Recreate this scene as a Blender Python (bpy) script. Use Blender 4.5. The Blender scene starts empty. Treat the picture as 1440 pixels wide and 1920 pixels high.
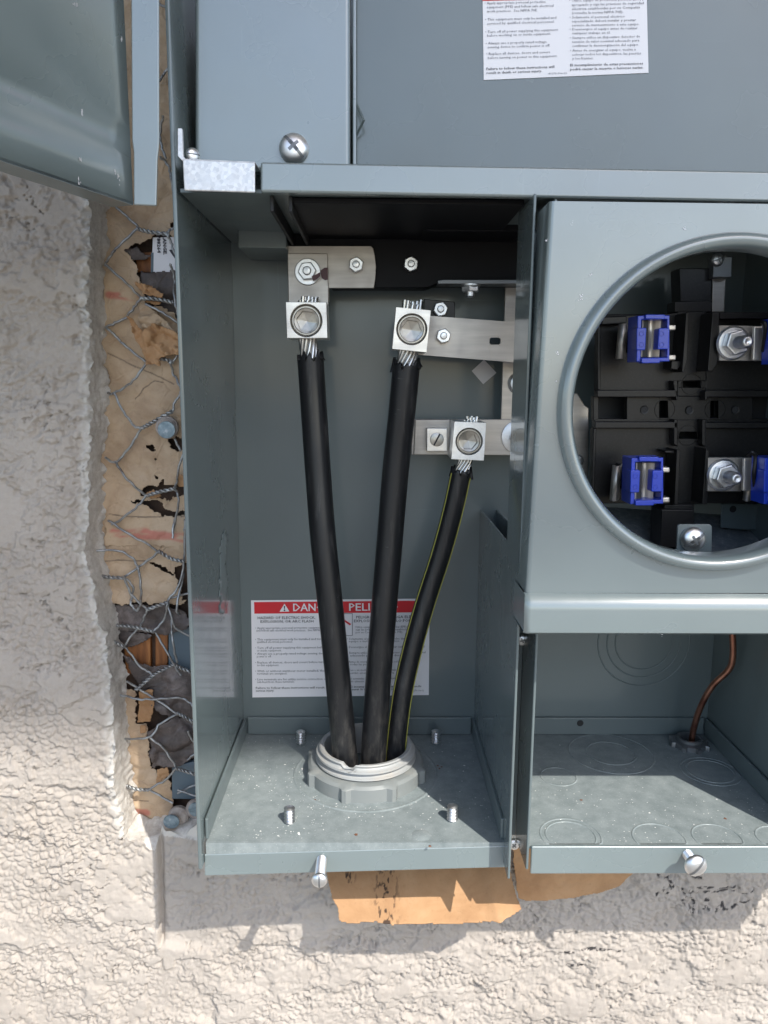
import bpy, bmesh, math, random
import numpy as np
from mathutils import Vector, Matrix
random.seed(4)
rng = np.random.default_rng(7)
scene = bpy.context.scene
C = scene.collection
PI = math.pi

# ---------------------------------------------------------------- camera
CAMV = [0.09413, -0.38063, 0.26578, 0.01294, -0.17161, 0.00691, 1421.36279]
CAM = np.array(CAMV)[:3]
YAW, PITCH, ROLL, FPX = CAMV[3:7]
_f = np.array([math.sin(YAW)*math.cos(PITCH), math.cos(YAW)*math.cos(PITCH), math.sin(PITCH)])
_r0 = np.array([math.cos(YAW), -math.sin(YAW), 0.0])
_u0 = np.cross(_r0, _f)
_r = math.cos(ROLL)*_r0 + math.sin(ROLL)*_u0
_u = -math.sin(ROLL)*_r0 + math.cos(ROLL)*_u0
cam_d = bpy.data.cameras.new('camera'); cam = bpy.data.objects.new('camera', cam_d); C.objects.link(cam)
m3 = Matrix(((_r[0], _u[0], -_f[0]), (_r[1], _u[1], -_f[1]), (_r[2], _u[2], -_f[2])))
cam.matrix_world = Matrix.Translation(Vector(CAM)) @ m3.to_4x4()
cam_d.sensor_fit = 'VERTICAL'; cam_d.sensor_height = 36.0; cam_d.lens = 36.0*FPX/1920.0
cam_d.clip_start = 0.005; cam_d.clip_end = 200
scene.camera = cam

# ---------------------------------------------------------------- sky, sun, exposure
SUN = Vector((-0.62, 1.0, -1.24)).normalized()          # the way the light travels
to = -SUN
elev = math.asin(to.z); azim = math.atan2(to.x, to.y)
w = bpy.data.worlds.new('World'); scene.world = w; w.use_nodes = True
nt = w.node_tree; bgn = nt.nodes['Background']
sky = nt.nodes.new('ShaderNodeTexSky'); sky.sky_type = 'NISHITA'; sky.sun_disc = False
sky.sun_elevation = elev; sky.sun_rotation = azim; sky.air_density = 1.0; sky.dust_density = 1.4; sky.ozone_density = 1.0
nt.links.new(sky.outputs[0], bgn.inputs[0]); bgn.inputs[1].default_value = 0.15
sd = bpy.data.lights.new('sun', 'SUN'); sd.energy = 2.6; sd.angle = math.radians(0.53); sd.color = (1.0, 0.955, 0.88)
so = bpy.data.objects.new('sun', sd); C.objects.link(so); so.rotation_euler = SUN.to_track_quat('-Z', 'Y').to_euler(); so.location = (1.5, -3, 3)
scene.view_settings.view_transform = 'Standard'; scene.view_settings.look = 'None'
scene.view_settings.exposure = 1.08; scene.view_settings.gamma = 1.0; scene.view_settings.use_curve_mapping = False
scene.render.engine = 'CYCLES'
scene.cycles.max_bounces = 10; scene.cycles.diffuse_bounces = 5; scene.cycles.glossy_bounces = 5

# ---------------------------------------------------------------- photo geometry helpers
def ray(px, py): return _f + _r*(px-720)/FPX - _u*(py-960)/FPX
def A(px, py, Y):
    d = ray(px, py); return Vector(CAM + d*(Y-CAM[1])/d[1])
def AZ(px, py, Z):
    d = ray(px, py); return Vector(CAM + d*(Z-CAM[2])/d[2])
def AP(px, py, P0, n):
    d = Vector(ray(px, py)); c = Vector(CAM); return c + d*((P0-c).dot(n)/d.dot(n))
def z3(X, Y): return (160+X/3.0975, 380+Y/3.0975)
def z6(X, Y): return (160+X/2.8225, 980+Y/2.8225)
def z5(X, Y): return (980+X/2.561, 370+Y/2.561)
def zk(X, Y): return (720+X/5.143, 540+Y/5.143)       # crop of the two lugs
def zj(X, Y): return (520+X/5.143, 440+Y/5.143)       # crop of the first lug
def z1(X, Y): return (940+X/2.88, 1100+Y/2.88)

# ---------------------------------------------------------------- materials
def mat(name, col, rough=0.5, metal=0.0, spec=0.5, coat=0.0, coat_r=0.1):
    m = bpy.data.materials.new(name); m.use_nodes = True
    b = m.node_tree.nodes['Principled BSDF']
    b.inputs['Base Color'].default_value = (*col, 1); b.inputs['Roughness'].default_value = rough
    b.inputs['Metallic'].default_value = metal; b.inputs['Specular IOR Level'].default_value = spec
    b.inputs['Coat Weight'].default_value = coat; b.inputs['Coat Roughness'].default_value = coat_r
    return m
def nodes(m): return m.node_tree.nodes, m.node_tree.links, m.node_tree.nodes['Principled BSDF']
def noise(m, scale, detail=4, rough=0.55, stretch=(1, 1, 1), dist=0.0):
    n, l, b = nodes(m)
    g = n.new('ShaderNodeNewGeometry'); mp = n.new('ShaderNodeMapping'); mp.inputs['Scale'].default_value = stretch
    l.new(g.outputs['Position'], mp.inputs[0])
    t = n.new('ShaderNodeTexNoise'); t.inputs['Scale'].default_value = scale; t.inputs['Detail'].default_value = detail
    t.inputs['Roughness'].default_value = rough; t.inputs['Distortion'].default_value = dist
    l.new(mp.outputs[0], t.inputs['Vector']); return t.outputs[0]
def ramp(m, src, stops):
    n, l, b = nodes(m); r = n.new('ShaderNodeValToRGB'); e = r.color_ramp.elements
    while len(e) < len(stops): e.new(0.5)
    for k, (p, c) in enumerate(stops):
        e[k].position = p; e[k].color = (*c, 1) if isinstance(c, tuple) else (c, c, c, 1)
    l.new(src, r.inputs[0]); return r.outputs[0]
def mixc(m, fac, a, b_):
    n, l, b = nodes(m); x = n.new('ShaderNodeMix'); x.data_type = 'RGBA'
    for inp, v in ((x.inputs[0], fac), (x.inputs[6], a), (x.inputs[7], b_)):
        if isinstance(v, (float, int)): inp.default_value = v
        elif isinstance(v, tuple): inp.default_value = (*v, 1)
        else: l.new(v, inp)
    return x.outputs[2]
def bump(m, src, strength, dist):
    n, l, b = nodes(m); x = n.new('ShaderNodeBump'); x.inputs['Strength'].default_value = strength; x.inputs['Distance'].default_value = dist
    l.new(src, x.inputs['Height'])
    if b.inputs['Normal'].is_linked: l.new(b.inputs['Normal'].links[0].from_socket, x.inputs['Normal'])
    l.new(x.outputs[0], b.inputs['Normal']); return x
def setc(m, sock, name='Base Color'):
    n, l, b = nodes(m); l.new(sock, b.inputs[name])
def attr(m, name):
    n, l, b = nodes(m); a = n.new('ShaderNodeAttribute'); a.attribute_name = name; return a.outputs['Fac']

def paint(name, col, coat=0.35, r=0.33, dust=0.0):
    m = mat(name, col, r, 0, 0.5, coat, 0.09)
    base = ramp(m, noise(m, 9, 3), [(0.3, tuple(c*0.90 for c in col)), (0.7, tuple(c*1.08 for c in col))])
    # fine scuffs and handling marks
    sc = ramp(m, noise(m, 160, 4, 0.6, (1, 1, 0.15), 0.6), [(0.72, 0.0), (0.84, 0.16)])
    base = mixc(m, sc, base, tuple(min(1, c*1.55) for c in col))
    for st in ((1, 1, 0.02), (0.03, 1, 1)):
        sl = ramp(m, noise(m, 520, 2, 0.5, st, 0.3), [(0.76, 0.0), (0.80, 0.22)])
        base = mixc(m, sl, base, tuple(min(1, c*1.8) for c in col))
    if dust > 0:
        d = ramp(m, noise(m, 95, 7, 0.75), [(0.30, dust*0.25), (0.75, dust)])
        base = mixc(m, d, base, (0.40, 0.44, 0.44))
        sp = ramp(m, noise(m, 1100, 2, 0.5), [(0.66, 0.0), (0.72, 0.7*dust)])
        base = mixc(m, sp, base, (0.6, 0.6, 0.57))
    setc(m, base)
    setc(m, ramp(m, noise(m, 22, 4), [(0.3, r-0.06), (0.75, r+0.13+dust*0.2)]), 'Roughness')
    bump(m, noise(m, 26, 2), 0.25, 0.0012)       # slight waviness of thin sheet
    bump(m, noise(m, 420, 2), 0.10, 0.0002)      # orange peel
    return m
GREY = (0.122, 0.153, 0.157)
M = {}
M['paint'] = paint('grey_enamel', GREY)
M['paint_gloss'] = paint('grey_enamel_glossy', GREY, 0.65, 0.22)
M['paint_dusty'] = paint('grey_enamel_dusty', GREY, 0.15, 0.42, 0.6)
M['paint_lit'] = paint('grey_enamel_lit', tuple(c*1.38 for c in GREY), 1.0, 0.27)  # the same enamel, lightened to stand for brighter light on outer faces
b_ = M['paint_lit'].node_tree.nodes['Principled BSDF']; b_.inputs['Coat IOR'].default_value = 1.7; b_.inputs['Specular IOR Level'].default_value = 0.9; b_.inputs['Coat Roughness'].default_value = 0.2
def brushed(name, col, rough, stretch, metal=1.0, amp=0.12):
    m = mat(name, col, rough, metal)
    s = noise(m, 300, 4, 0.6, stretch)
    setc(m, ramp(m, s, [(0.3, tuple(c*(1-amp) for c in col)), (0.7, tuple(min(1, c*(1+amp)) for c in col))]))
    d = noise(m, 60, 4)
    setc(m, ramp(m, d, [(0.3, rough-0.08), (0.7, rough+0.12)]), 'Roughness')
    bump(m, s, 0.15, 0.0003); return m
M['bus'] = brushed('tinned_bus_metal', (0.43, 0.405, 0.375), 0.42, (0.08, 1, 1), 0.75)
M['lug'] = brushed('machined_aluminium', (0.74, 0.715, 0.67), 0.36, (0.08, 1, 1), 0.75)
M['lug_in'] = brushed('aluminium_set_screw', (0.42, 0.40, 0.36), 0.34, (1, 1, 1), 0.9)
M['zinc'] = brushed('bright_zinc', (0.78, 0.79, 0.80), 0.36, (1, 1, 1), 1.0, 0.1)
M['strand'] = brushed('aluminium_strand', (0.62, 0.61, 0.59), 0.27, (1, 1, 0.2), 1.0)
M['blade'] = brushed('tinned_copper_blade', (0.74, 0.70, 0.65), 0.38, (1, 1, 0.06), 0.8, 0.2)
g = mat('galvanised_steel', (0.62, 0.64, 0.66), 0.42, 0.65)
n_, l_, b_ = nodes(g); v = n_.new('ShaderNodeTexVoronoi'); v.inputs['Scale'].default_value = 650
gg = n_.new('ShaderNodeNewGeometry'); l_.new(gg.outputs['Position'], v.inputs['Vector'])
setc(g, ramp(g, v.outputs['Color'], [(0.1, (0.60, 0.62, 0.65)), (0.9, (0.80, 0.81, 0.82))])); setc(g, ramp(g, noise(g, 500, 3), [(0.3, 0.38), (0.7, 0.55)]), 'Roughness')
M['galv'] = g
g = mat('galvanised_deck', (0.4, 0.42, 0.43), 0.5, 0.5)
setc(g, ramp(g, noise(g, 260, 5, 0.7), [(0.35, (0.26, 0.29, 0.31)), (0.6, (0.42, 0.44, 0.45)), (0.7, (0.6, 0.61, 0.62))])); M['deck'] = g
m = mat('black_phenolic', (0.008, 0.008, 0.0085), 0.36, 0, 0.4)
setc(m, ramp(m, noise(m, 900, 3, 0.6), [(0.5, (0.007, 0.0068, 0.0073)), (0.85, (0.022, 0.021, 0.022))])); bump(m, noise(m, 700, 3), 0.15, 0.0003); M['black'] = m
m = mat('black_insulator_and_shade', (0.004, 0.0042, 0.006), 0.55, 0, 0.2); M['board'] = m  # insulator blocks, and the dark sheet that stands for under-shelf shade
M['void'] = mat('recess_shade', (0.012, 0.013, 0.015), 0.6)  # near-black in place of the shade inside holes and recesses
m = mat('blue_jaw_plastic', (0.018, 0.055, 0.50), 0.3, 0, 0.5, 0.2, 0.1); bump(m, noise(m, 300, 2), 0.1, 0.0003); M['blue'] = m
m = mat('cable_rubber', (0.011, 0.0115, 0.013), 0.42, 0, 0.45)
d = ramp(m, noise(m, 240, 5, 0.65, (1, 1, 0.12)), [(0.55, 0.0), (0.8, 0.35)])
base = mixc(m, d, (0.011, 0.0115, 0.013), (0.14, 0.135, 0.13))
n_, l_, b_ = nodes(m); gp = n_.new('ShaderNodeNewGeometry'); sx = n_.new('ShaderNodeSeparateXYZ'); l_.new(gp.outputs['Position'], sx.inputs[0])
lo = ramp(m, sx.outputs[2], [(0.02, 1.0), (0.12, 0.0)]); dn = ramp(m, noise(m, 170, 6, 0.75, (1, 1, 0.3)), [(0.48, 0.0), (0.75, 0.5)])
mm = n_.new('ShaderNodeMath'); mm.operation = 'MULTIPLY'; l_.new(lo, mm.inputs[0]); l_.new(dn, mm.inputs[1])
base = mixc(m, mm.outputs[0], base, (0.17, 0.155, 0.135))
base = mixc(m, ramp(m, noise(m, 700, 2, 0.5, (0.15, 0.15, 1), 0.5), [(0.74, 0.0), (0.78, 0.25)]), base, (0.22, 0.22, 0.22))
setc(m, base)
setc(m, ramp(m, noise(m, 60, 4, 0.5, (1, 1, 0.4)), [(0.3, 0.28), (0.7, 0.46)]), 'Roughness'); bump(m, noise(m, 90, 3, 0.5, (1, 1, 0.3)), 0.2, 0.0008); M['rubber'] = m
M['yellow'] = mat('yellow_stripe', (0.26, 0.26, 0.035), 0.55)
m = mat('pvc_grey', (0.36, 0.36, 0.34), 0.5)
setc(m, mixc(m, ramp(m, noise(m, 70, 5, 0.65), [(0.48, 0.0), (0.75, 0.6)]), (0.345, 0.355, 0.35), (0.44, 0.385, 0.32))); bump(m, noise(m, 350, 3), 0.2, 0.0003); M['pvc'] = m
m = mat('pvc_locknut', (0.24, 0.265, 0.262), 0.42)
setc(m, mixc(m, ramp(m, noise(m, 60, 5, 0.65), [(0.55, 0.0), (0.8, 0.35)]), (0.215, 0.232, 0.228), (0.42, 0.38, 0.32))); M['nutpvc'] = m
M['dirt'] = mat('locknut_dust', (0.46, 0.41, 0.35), 0.8)
m = mat('copper_wire', (0.56, 0.25, 0.16), 0.33, 1.0)
setc(m, ramp(m, noise(m, 80, 4), [(0.3, (0.30, 0.12, 0.085)), (0.7, (0.66, 0.32, 0.22))])); M['copper'] = m
m = mat('dark_cast_zinc', (0.20, 0.21, 0.22), 0.45, 0.7); bump(m, noise(m, 300, 3), 0.3, 0.0004); M['cast'] = m
M['label'] = mat('label_paper', (0.83, 0.83, 0.86), 0.55)
M['ink'] = mat('label_ink', (0.035, 0.035, 0.05), 0.6)
M['ink_soft'] = mat('label_ink_grey', (0.13, 0.13, 0.16), 0.6)
M['red'] = mat('label_red', (0.66, 0.018, 0.03), 0.45)
M['maroon'] = mat('maroon_marker', (0.06, 0.006, 0.012), 0.4)
M['sticker'] = mat('grey_sticker', (0.62, 0.61, 0.63), 0.4)
m = mat('stucco', (0.46, 0.41, 0.36), 0.9, 0, 0.2)
c0 = ramp(m, noise(m, 14, 5, 0.6), [(0.3, (0.405, 0.362, 0.318)), (0.7, (0.49, 0.443, 0.395))])
c1 = mixc(m, ramp(m, noise(m, 400, 4, 0.7), [(0.35, 0.0), (0.75, 0.35)]), c0, (0.36, 0.31, 0.27))
c2 = mixc(m, attr(m, 'ink'), c1, (0.02, 0.02, 0.025)); c3 = mixc(m, attr(m, 'raw'), c2, (0.62, 0.60, 0.56))
setc(m, c3); bump(m, noise(m, 1300, 5, 0.8), 0.6, 0.0010); M['stucco'] = m
m = mat('broken_mortar', (0.45, 0.42, 0.37), 0.95, 0, 0.1)
setc(m, ramp(m, noise(m, 260, 6, 0.75), [(0.2, (0.46, 0.42, 0.38)), (0.5, (0.66, 0.62, 0.57)), (0.72, (0.78, 0.76, 0.72))])); bump(m, noise(m, 900, 5, 0.75), 0.8, 0.0012); M['mortar'] = m
def kraft(name, a, b, c):
    m = mat(name, b, 0.75, 0, 0.25)
    f = noise(m, 30, 6, 0.65, (1, 1, 1), 0.4)
    base = ramp(m, f, [(0.25, a), (0.5, b), (0.78, c)])
    base = mixc(m, ramp(m, noise(m, 420, 3, 0.6), [(0.6, 0.0), (0.8, 0.3)]), base, tuple(x*0.45 for x in a))
    base = mixc(m, attr(m, 'red'), base, (0.50, 0.10, 0.09))
    base = mixc(m, attr(m, 'mould'), base, (0.03, 0.02, 0.018))  # mould spots, and dark lines painted for creases
    setc(m, base); bump(m, noise(m, 160, 5, 0.7), 0.35, 0.0007)
    b = m.node_tree.nodes['Principled BSDF']; return m
M['kraft'] = kraft('kraft_paper', (0.35, 0.24, 0.155), (0.50, 0.37, 0.25), (0.60, 0.475, 0.35))
M['kraft_o'] = kraft('orange_kraft_paper', (0.32, 0.175, 0.085), (0.42, 0.245, 0.125), (0.50, 0.32, 0.18))
m = mat('building_felt', (0.035, 0.03, 0.028), 0.55, 0, 0.5)
setc(m, ramp(m, noise(m, 60, 6, 0.7), [(0.3, (0.035, 0.028, 0.026)), (0.52, (0.095, 0.075, 0.068)), (0.75, (0.24, 0.20, 0.185))])); bump(m, noise(m, 220, 5, 0.7), 0.5, 0.001); M['felt'] = m
m = mat('orange_sheathing', (0.30, 0.11, 0.03), 0.65)
setc(m, ramp(m, noise(m, 160, 5, 0.6, (1, 1, 0.15)), [(0.3, (0.11, 0.035, 0.012)), (0.6, (0.36, 0.14, 0.04)), (0.8, (0.5, 0.24, 0.08))])); M['wood'] = m
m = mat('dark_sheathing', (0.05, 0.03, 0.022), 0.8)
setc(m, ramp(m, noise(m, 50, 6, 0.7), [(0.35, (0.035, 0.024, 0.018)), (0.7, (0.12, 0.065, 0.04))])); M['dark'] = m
m = mat('galvanised_wire', (0.36, 0.37, 0.37), 0.42, 0.7)
setc(m, ramp(m, noise(m, 120, 5, 0.7), [(0.28, (0.17, 0.13, 0.10)), (0.42, (0.26, 0.26, 0.26)), (0.6, (0.40, 0.41, 0.41)), (0.78, (0.60, 0.60, 0.58))])); bump(m, noise(m, 1500, 2), 0.3, 0.0003); M['wire'] = m
M['flash'] = mat('blue_grey_metal', (0.10, 0.14, 0.17), 0.5)
m = mat('felt_washer', (0.36, 0.31, 0.27), 0.95); bump(m, noise(m, 500, 4), 0.8, 0.001); setc(m, ramp(m, noise(m, 250, 4), [(0.3, (0.24, 0.20, 0.18)), (0.7, (0.44, 0.39, 0.35))])); M['washer'] = m
m = mat('nail_head', (0.22, 0.30, 0.36), 0.4, 0.6); setc(m, ramp(m, noise(m, 300, 4), [(0.3, (0.12, 0.18, 0.22)), (0.6, (0.26, 0.34, 0.40)), (0.75, (0.5, 0.55, 0.6))])); M['nail'] = m
M['crumb'] = mat('pale_metal_crumbs', (0.72, 0.72, 0.70), 0.5)
M['crumb_d'] = mat('brown_crumb', (0.16, 0.07, 0.04), 0.8)
m = mat('weathered_asphalt', (0.14, 0.135, 0.125), 0.9); setc(m, ramp(m, noise(m, 5, 6), [(0.3, (0.19, 0.18, 0.165)), (0.7, (0.27, 0.26, 0.24))])); M['concrete'] = m
M['soffit'] = mat('painted_soffit', (0.55, 0.50, 0.44), 0.8)

# ---------------------------------------------------------------- mesh builder
class MB:
    def __init__(s): s.v = []; s.f = []
    def add(s, vs, fs):
        o = len(s.v); s.v += [tuple(v) for v in vs]; s.f += [tuple(i+o for i in f) for f in fs]; return s
    def box(s, x0, x1, y0, y1, z0, z1):
        return s.add([(x0,y0,z0),(x1,y0,z0),(x1,y1,z0),(x0,y1,z0),(x0,y0,z1),(x1,y0,z1),(x1,y1,z1),(x0,y1,z1)],
                     [(3,2,1,0),(4,5,6,7),(0,1,5,4),(1,2,6,5),(2,3,7,6),(3,0,4,7)])
    def prism(s, pts, off):
        """closed outline pts (3D) swept by vector off"""
        n = len(pts); off = Vector(off); a = [Vector(p) for p in pts]; b = [p+off for p in a]
        return s.add(a+b, [tuple(range(n)), tuple(range(2*n-1, n-1, -1))] + [(i, i+n, (i+1) % n+n, (i+1) % n) for i in range(n)])
    def pprism(s, pix, y0, y1):
        """outline given at its front plane y0, swept straight back to y1"""
        return s.prism([A(x, y, y0) for x, y in pix], (0, y1-y0, 0))
    def tube(s, pts, r, n=10, cap=True):
        pts = [Vector(p) for p in pts]; N = len(pts); vs = []; fs = []
        up = Vector((0.13, 0.97, 0.2)); prev = None
        for i, p in enumerate(pts):
            t = (pts[min(i+1, N-1)]-pts[max(i-1, 0)]).normalized()
            if prev is None: a = t.cross(up).normalized()
            else: a = (prev - t*prev.dot(t)).normalized()
            prev = a; b = t.cross(a); rr = r[i] if isinstance(r, (list, tuple)) else r
            for k in range(n):
                q = 2*PI*k/n; vs.append(p + (a*math.cos(q)+b*math.sin(q))*rr)
        for i in range(N-1):
            for k in range(n):
                fs.append((i*n+k, i*n+(k+1) % n, (i+1)*n+(k+1) % n, (i+1)*n+k))
        if cap: fs += [tuple(range(n-1, -1, -1)), tuple(range((N-1)*n, N*n))]
        return s.add(vs, fs)
    def lathe(s, c, axis, prof, n=32, rot=0.0, closed=False):
        """prof = [(radius, distance along axis)]"""
        c = Vector(c); ax = Vector(axis).normalized()
        a = ax.cross(Vector((0, 0, 1)) if abs(ax.z) < 0.9 else Vector((1, 0, 0))).normalized(); b = ax.cross(a)
        vs = []; fs = []; P = len(prof)
        for (r, h) in prof:
            for k in range(n):
                q = 2*PI*k/n+rot; vs.append(c + ax*h + (a*math.cos(q)+b*math.sin(q))*max(r, 1e-6))
        rngP = range(P if closed else P-1)
        for i in rngP:
            j = (i+1) % P
            for k in range(n): fs.append((i*n+k, i*n+(k+1) % n, j*n+(k+1) % n, j*n+k))
        return s.add(vs, fs)
    def mesh(s, name):
        me = bpy.data.meshes.new(name); me.from_pydata(s.v, [], s.f); me.validate()
        bm = bmesh.new(); bm.from_mesh(me); bmesh.ops.remove_doubles(bm, verts=bm.verts, dist=1e-6)
        bmesh.ops.recalc_face_normals(bm, faces=bm.faces); bm.to_mesh(me); bm.free(); return me
    def build(s, name, m, parent=None, bevel=0.0, seg=2, sharp=35):
        return link(name, s.mesh(name), m, parent, bevel, seg, sharp)
def link(name, me, m, parent=None, bevel=0.0, seg=2, sharp=35):
    if m and not me.materials: me.materials.append(m)
    me.polygons.foreach_set('use_smooth', [True]*len(me.polygons)); me.set_sharp_from_angle(angle=math.radians(sharp))
    o = bpy.data.objects.new(name, me); C.objects.link(o)
    if parent:
        o.parent = parent
        o.matrix_parent_inverse = Matrix.Translation(-parent.location)     # meshes hold scene coordinates
    if bevel > 0:
        b = o.modifiers.new('bevel', 'BEVEL'); b.width = bevel; b.segments = seg; b.limit_method = 'ANGLE'; b.angle_limit = math.radians(40); b.harden_normals = True
    return o
def tag(o, label=None, cat=None, group=None, kind=None):
    if label: o['label'] = label
    if cat: o['category'] = cat
    if group: o['group'] = group
    if kind: o['kind'] = kind
    return o
def thing(name, label, cat, loc, group=None):
    o = bpy.data.objects.new(name, None); C.objects.link(o); o.location = loc; o.empty_display_size = 0.01
    return tag(o, label, cat, group)
def hexa(c, ax, r, h, rot=0.0):
    return MB().lathe(c, ax, [(0, 0), (r*0.97, 0), (r, 0.0004), (r, h-0.0006), (r*0.92, h), (0, h)], 6, rot)
def bez(pts, n=8):
    """smooth curve through points"""
    P = [Vector(p) for p in pts]
    if len(P) < 3:
        return [P[0].lerp(P[1], i/n) for i in range(n+1)]
    out = []
    for i in range(len(P)-1):
        p0 = P[max(i-1, 0)]; p1 = P[i]; p2 = P[i+1]; p3 = P[min(i+2, len(P)-1)]
        for k in range(n):
            t = k/n; out.append(0.5*((2*p1)+(p2-p0)*t+(2*p0-5*p1+4*p2-p3)*t*t+(3*p1-p0-3*p2+p3)*t**3))
    out.append(P[-1]); return out

# ---------------------------------------------------------------- numpy noise
_G = rng.random((16, 256, 256))
def vn(x, y, s=0):
    x = np.asarray(x, float); y = np.asarray(y, float)
    xi = np.floor(x).astype(int); yi = np.floor(y).astype(int); fx = x-xi; fy = y-yi
    fx = fx*fx*fx*(fx*(fx*6-15)+10); fy = fy*fy*fy*(fy*(fy*6-15)+10); g = _G[s % 16]
    a = g[xi % 256, yi % 256]; b = g[(xi+1) % 256, yi % 256]; c = g[xi % 256, (yi+1) % 256]; d = g[(xi+1) % 256, (yi+1) % 256]
    return (a*(1-fx)+b*fx)*(1-fy)+(c*(1-fx)+d*fx)*fy
def fbm(x, y, size, oct=4, s=0, gain=0.5):
    r = 0; a = 1; t = 0
    ca, sa = math.cos(0.6), math.sin(0.6)
    X = np.asarray(x)/size+37.2; Y = np.asarray(y)/size+11.7
    for k in range(oct):
        r = r+a*vn(X, Y, s+k); t += a; a *= gain; X, Y = (X*ca-Y*sa)*2.03+5.1, (X*sa+Y*ca)*2.03+9.7
    return r/t
def sst(a, b, x):
    t = np.clip((x-a)/(b-a), 0, 1); return t*t*(3-2*t)
def worley(x, y, cell, s=0):
    X = x/cell+50; Y = y/cell+50; xi = np.floor(X).astype(int); yi = np.floor(Y).astype(int)
    d1 = np.full(X.shape, 9.0); d2 = np.full(X.shape, 9.0)
    for i in (-1, 0, 1):
        for j in (-1, 0, 1):
            cx = xi+i; cy = yi+j
            jx = _G[s % 16][cx % 256, cy % 256]; jy = _G[(s+5) % 16][cx % 256, cy % 256]
            d = np.hypot(cx+jx-X, cy+jy-Y); m = d < d1
            d2 = np.where(m, d1, np.minimum(d2, d)); d1 = np.where(m, d, d1)
    return d1, d2
def inpoly(px, py, poly):
    px = np.asarray(px); r = np.zeros(px.shape, bool); n = len(poly)
    for i in range(n):
        x0, y0 = poly[i]; x1, y1 = poly[(i+1) % n]
        if y0 == y1: continue
        c = ((y0 > py) != (y1 > py)) & (px < (x1-x0)*(py-y0)/(y1-y0)+x0); r ^= c
    return r
def segdist(x, z, pts):
    d = np.full(np.shape(x), 9.0)
    for (a, b), (c, e) in zip(pts[:-1], pts[1:]):
        L = (c-a)**2+(e-b)**2+1e-12; t = np.clip(((x-a)*(c-a)+(z-b)*(e-b))/L, 0, 1)
        d = np.minimum(d, np.hypot(x-a-t*(c-a), z-b-t*(e-b)))
    return d
def grid_faces(nr, nc):
    i = np.arange(nr-1)[:, None]*nc+np.arange(nc-1)[None, :]
    return np.stack([i, i+1, i+nc+1, i+nc], -1).reshape(-1, 4)
def np_mesh(name, V, F, attrs=None):
    me = bpy.data.meshes.new(name)
    me.vertices.add(len(V)); me.vertices.foreach_set('co', np.ascontiguousarray(V, dtype=np.float32).ravel())
    me.loops.add(F.size); me.loops.foreach_set('vertex_index', F.ravel().astype(np.int32))
    me.polygons.add(len(F)); me.polygons.foreach_set('loop_start', (np.arange(len(F))*4).astype(np.int32))
    me.update(calc_edges=True)
    for k, a in (attrs or {}).items():
        at = me.attributes.new(k, 'FLOAT', 'POINT'); at.data.foreach_set('value', np.ascontiguousarray(a, dtype=np.float32).ravel())
    return me

# ================================================================= GROUND, WALL, EAVE
SY = 0.084          # stucco face
PY = 0.104          # paper face
gm = MB().add([(-60, -60, -1.3), (60, -60, -1.3), (60, 0.3, -1.3), (-60, 0.3, -1.3)], [(0, 1, 2, 3)]).build('ground', M['concrete']); tag(gm, kind='structure')

# stucco wall: fine relief where the photograph sees it, plain sheets beyond
edge_px = [(x-3, y) for x, y in [(172, 250), (170, 500), (171, 700), (170, 900), (168, 985), (160, 1035), (172, 1062), (181, 1105), (186, 1130), (203, 1200), (212, 1280), (216, 1380), (220, 1450), (224, 1500), (231, 1540), (240, 1572)]]
edge_w = [A(x, y, SY) for x, y in edge_px]
ez = np.array([p.z for p in edge_w])[::-1]; ex = np.array([p.x for p in edge_w])[::-1]
ZB = edge_w[-1].z
top_px = [(236, 1572), (262, 1572), (292, 1597), (300, 1560), (318, 1558), (345, 1572), (372, 1540), (420, 1540)]
top_w = [A(x, y, SY) for x, y in top_px]
tx = np.array([p.x for p in top_w]); tz = np.array([p.z for p in top_w])
def edge_x(z): return np.interp(z, ez, ex)+ (vn(z/0.007, z*0+3, 2)-0.5)*0.0026 + (vn(z/0.0022, z*0+9, 3)-0.5)*0.0018 + (vn(z/0.0009, z*0+2, 6)-0.5)*0.0010
def top_z(x):
    r = np.interp(x, tx, tz)+(vn(x/0.004, x*0+1, 4)-0.5)*0.003
    return np.where(x < tx[0], ZB, np.where(x > tx[-1], tz[-1], r))
G0 = A(297, 1590, SY); G1 = A(300, 1772, SY)
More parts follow.
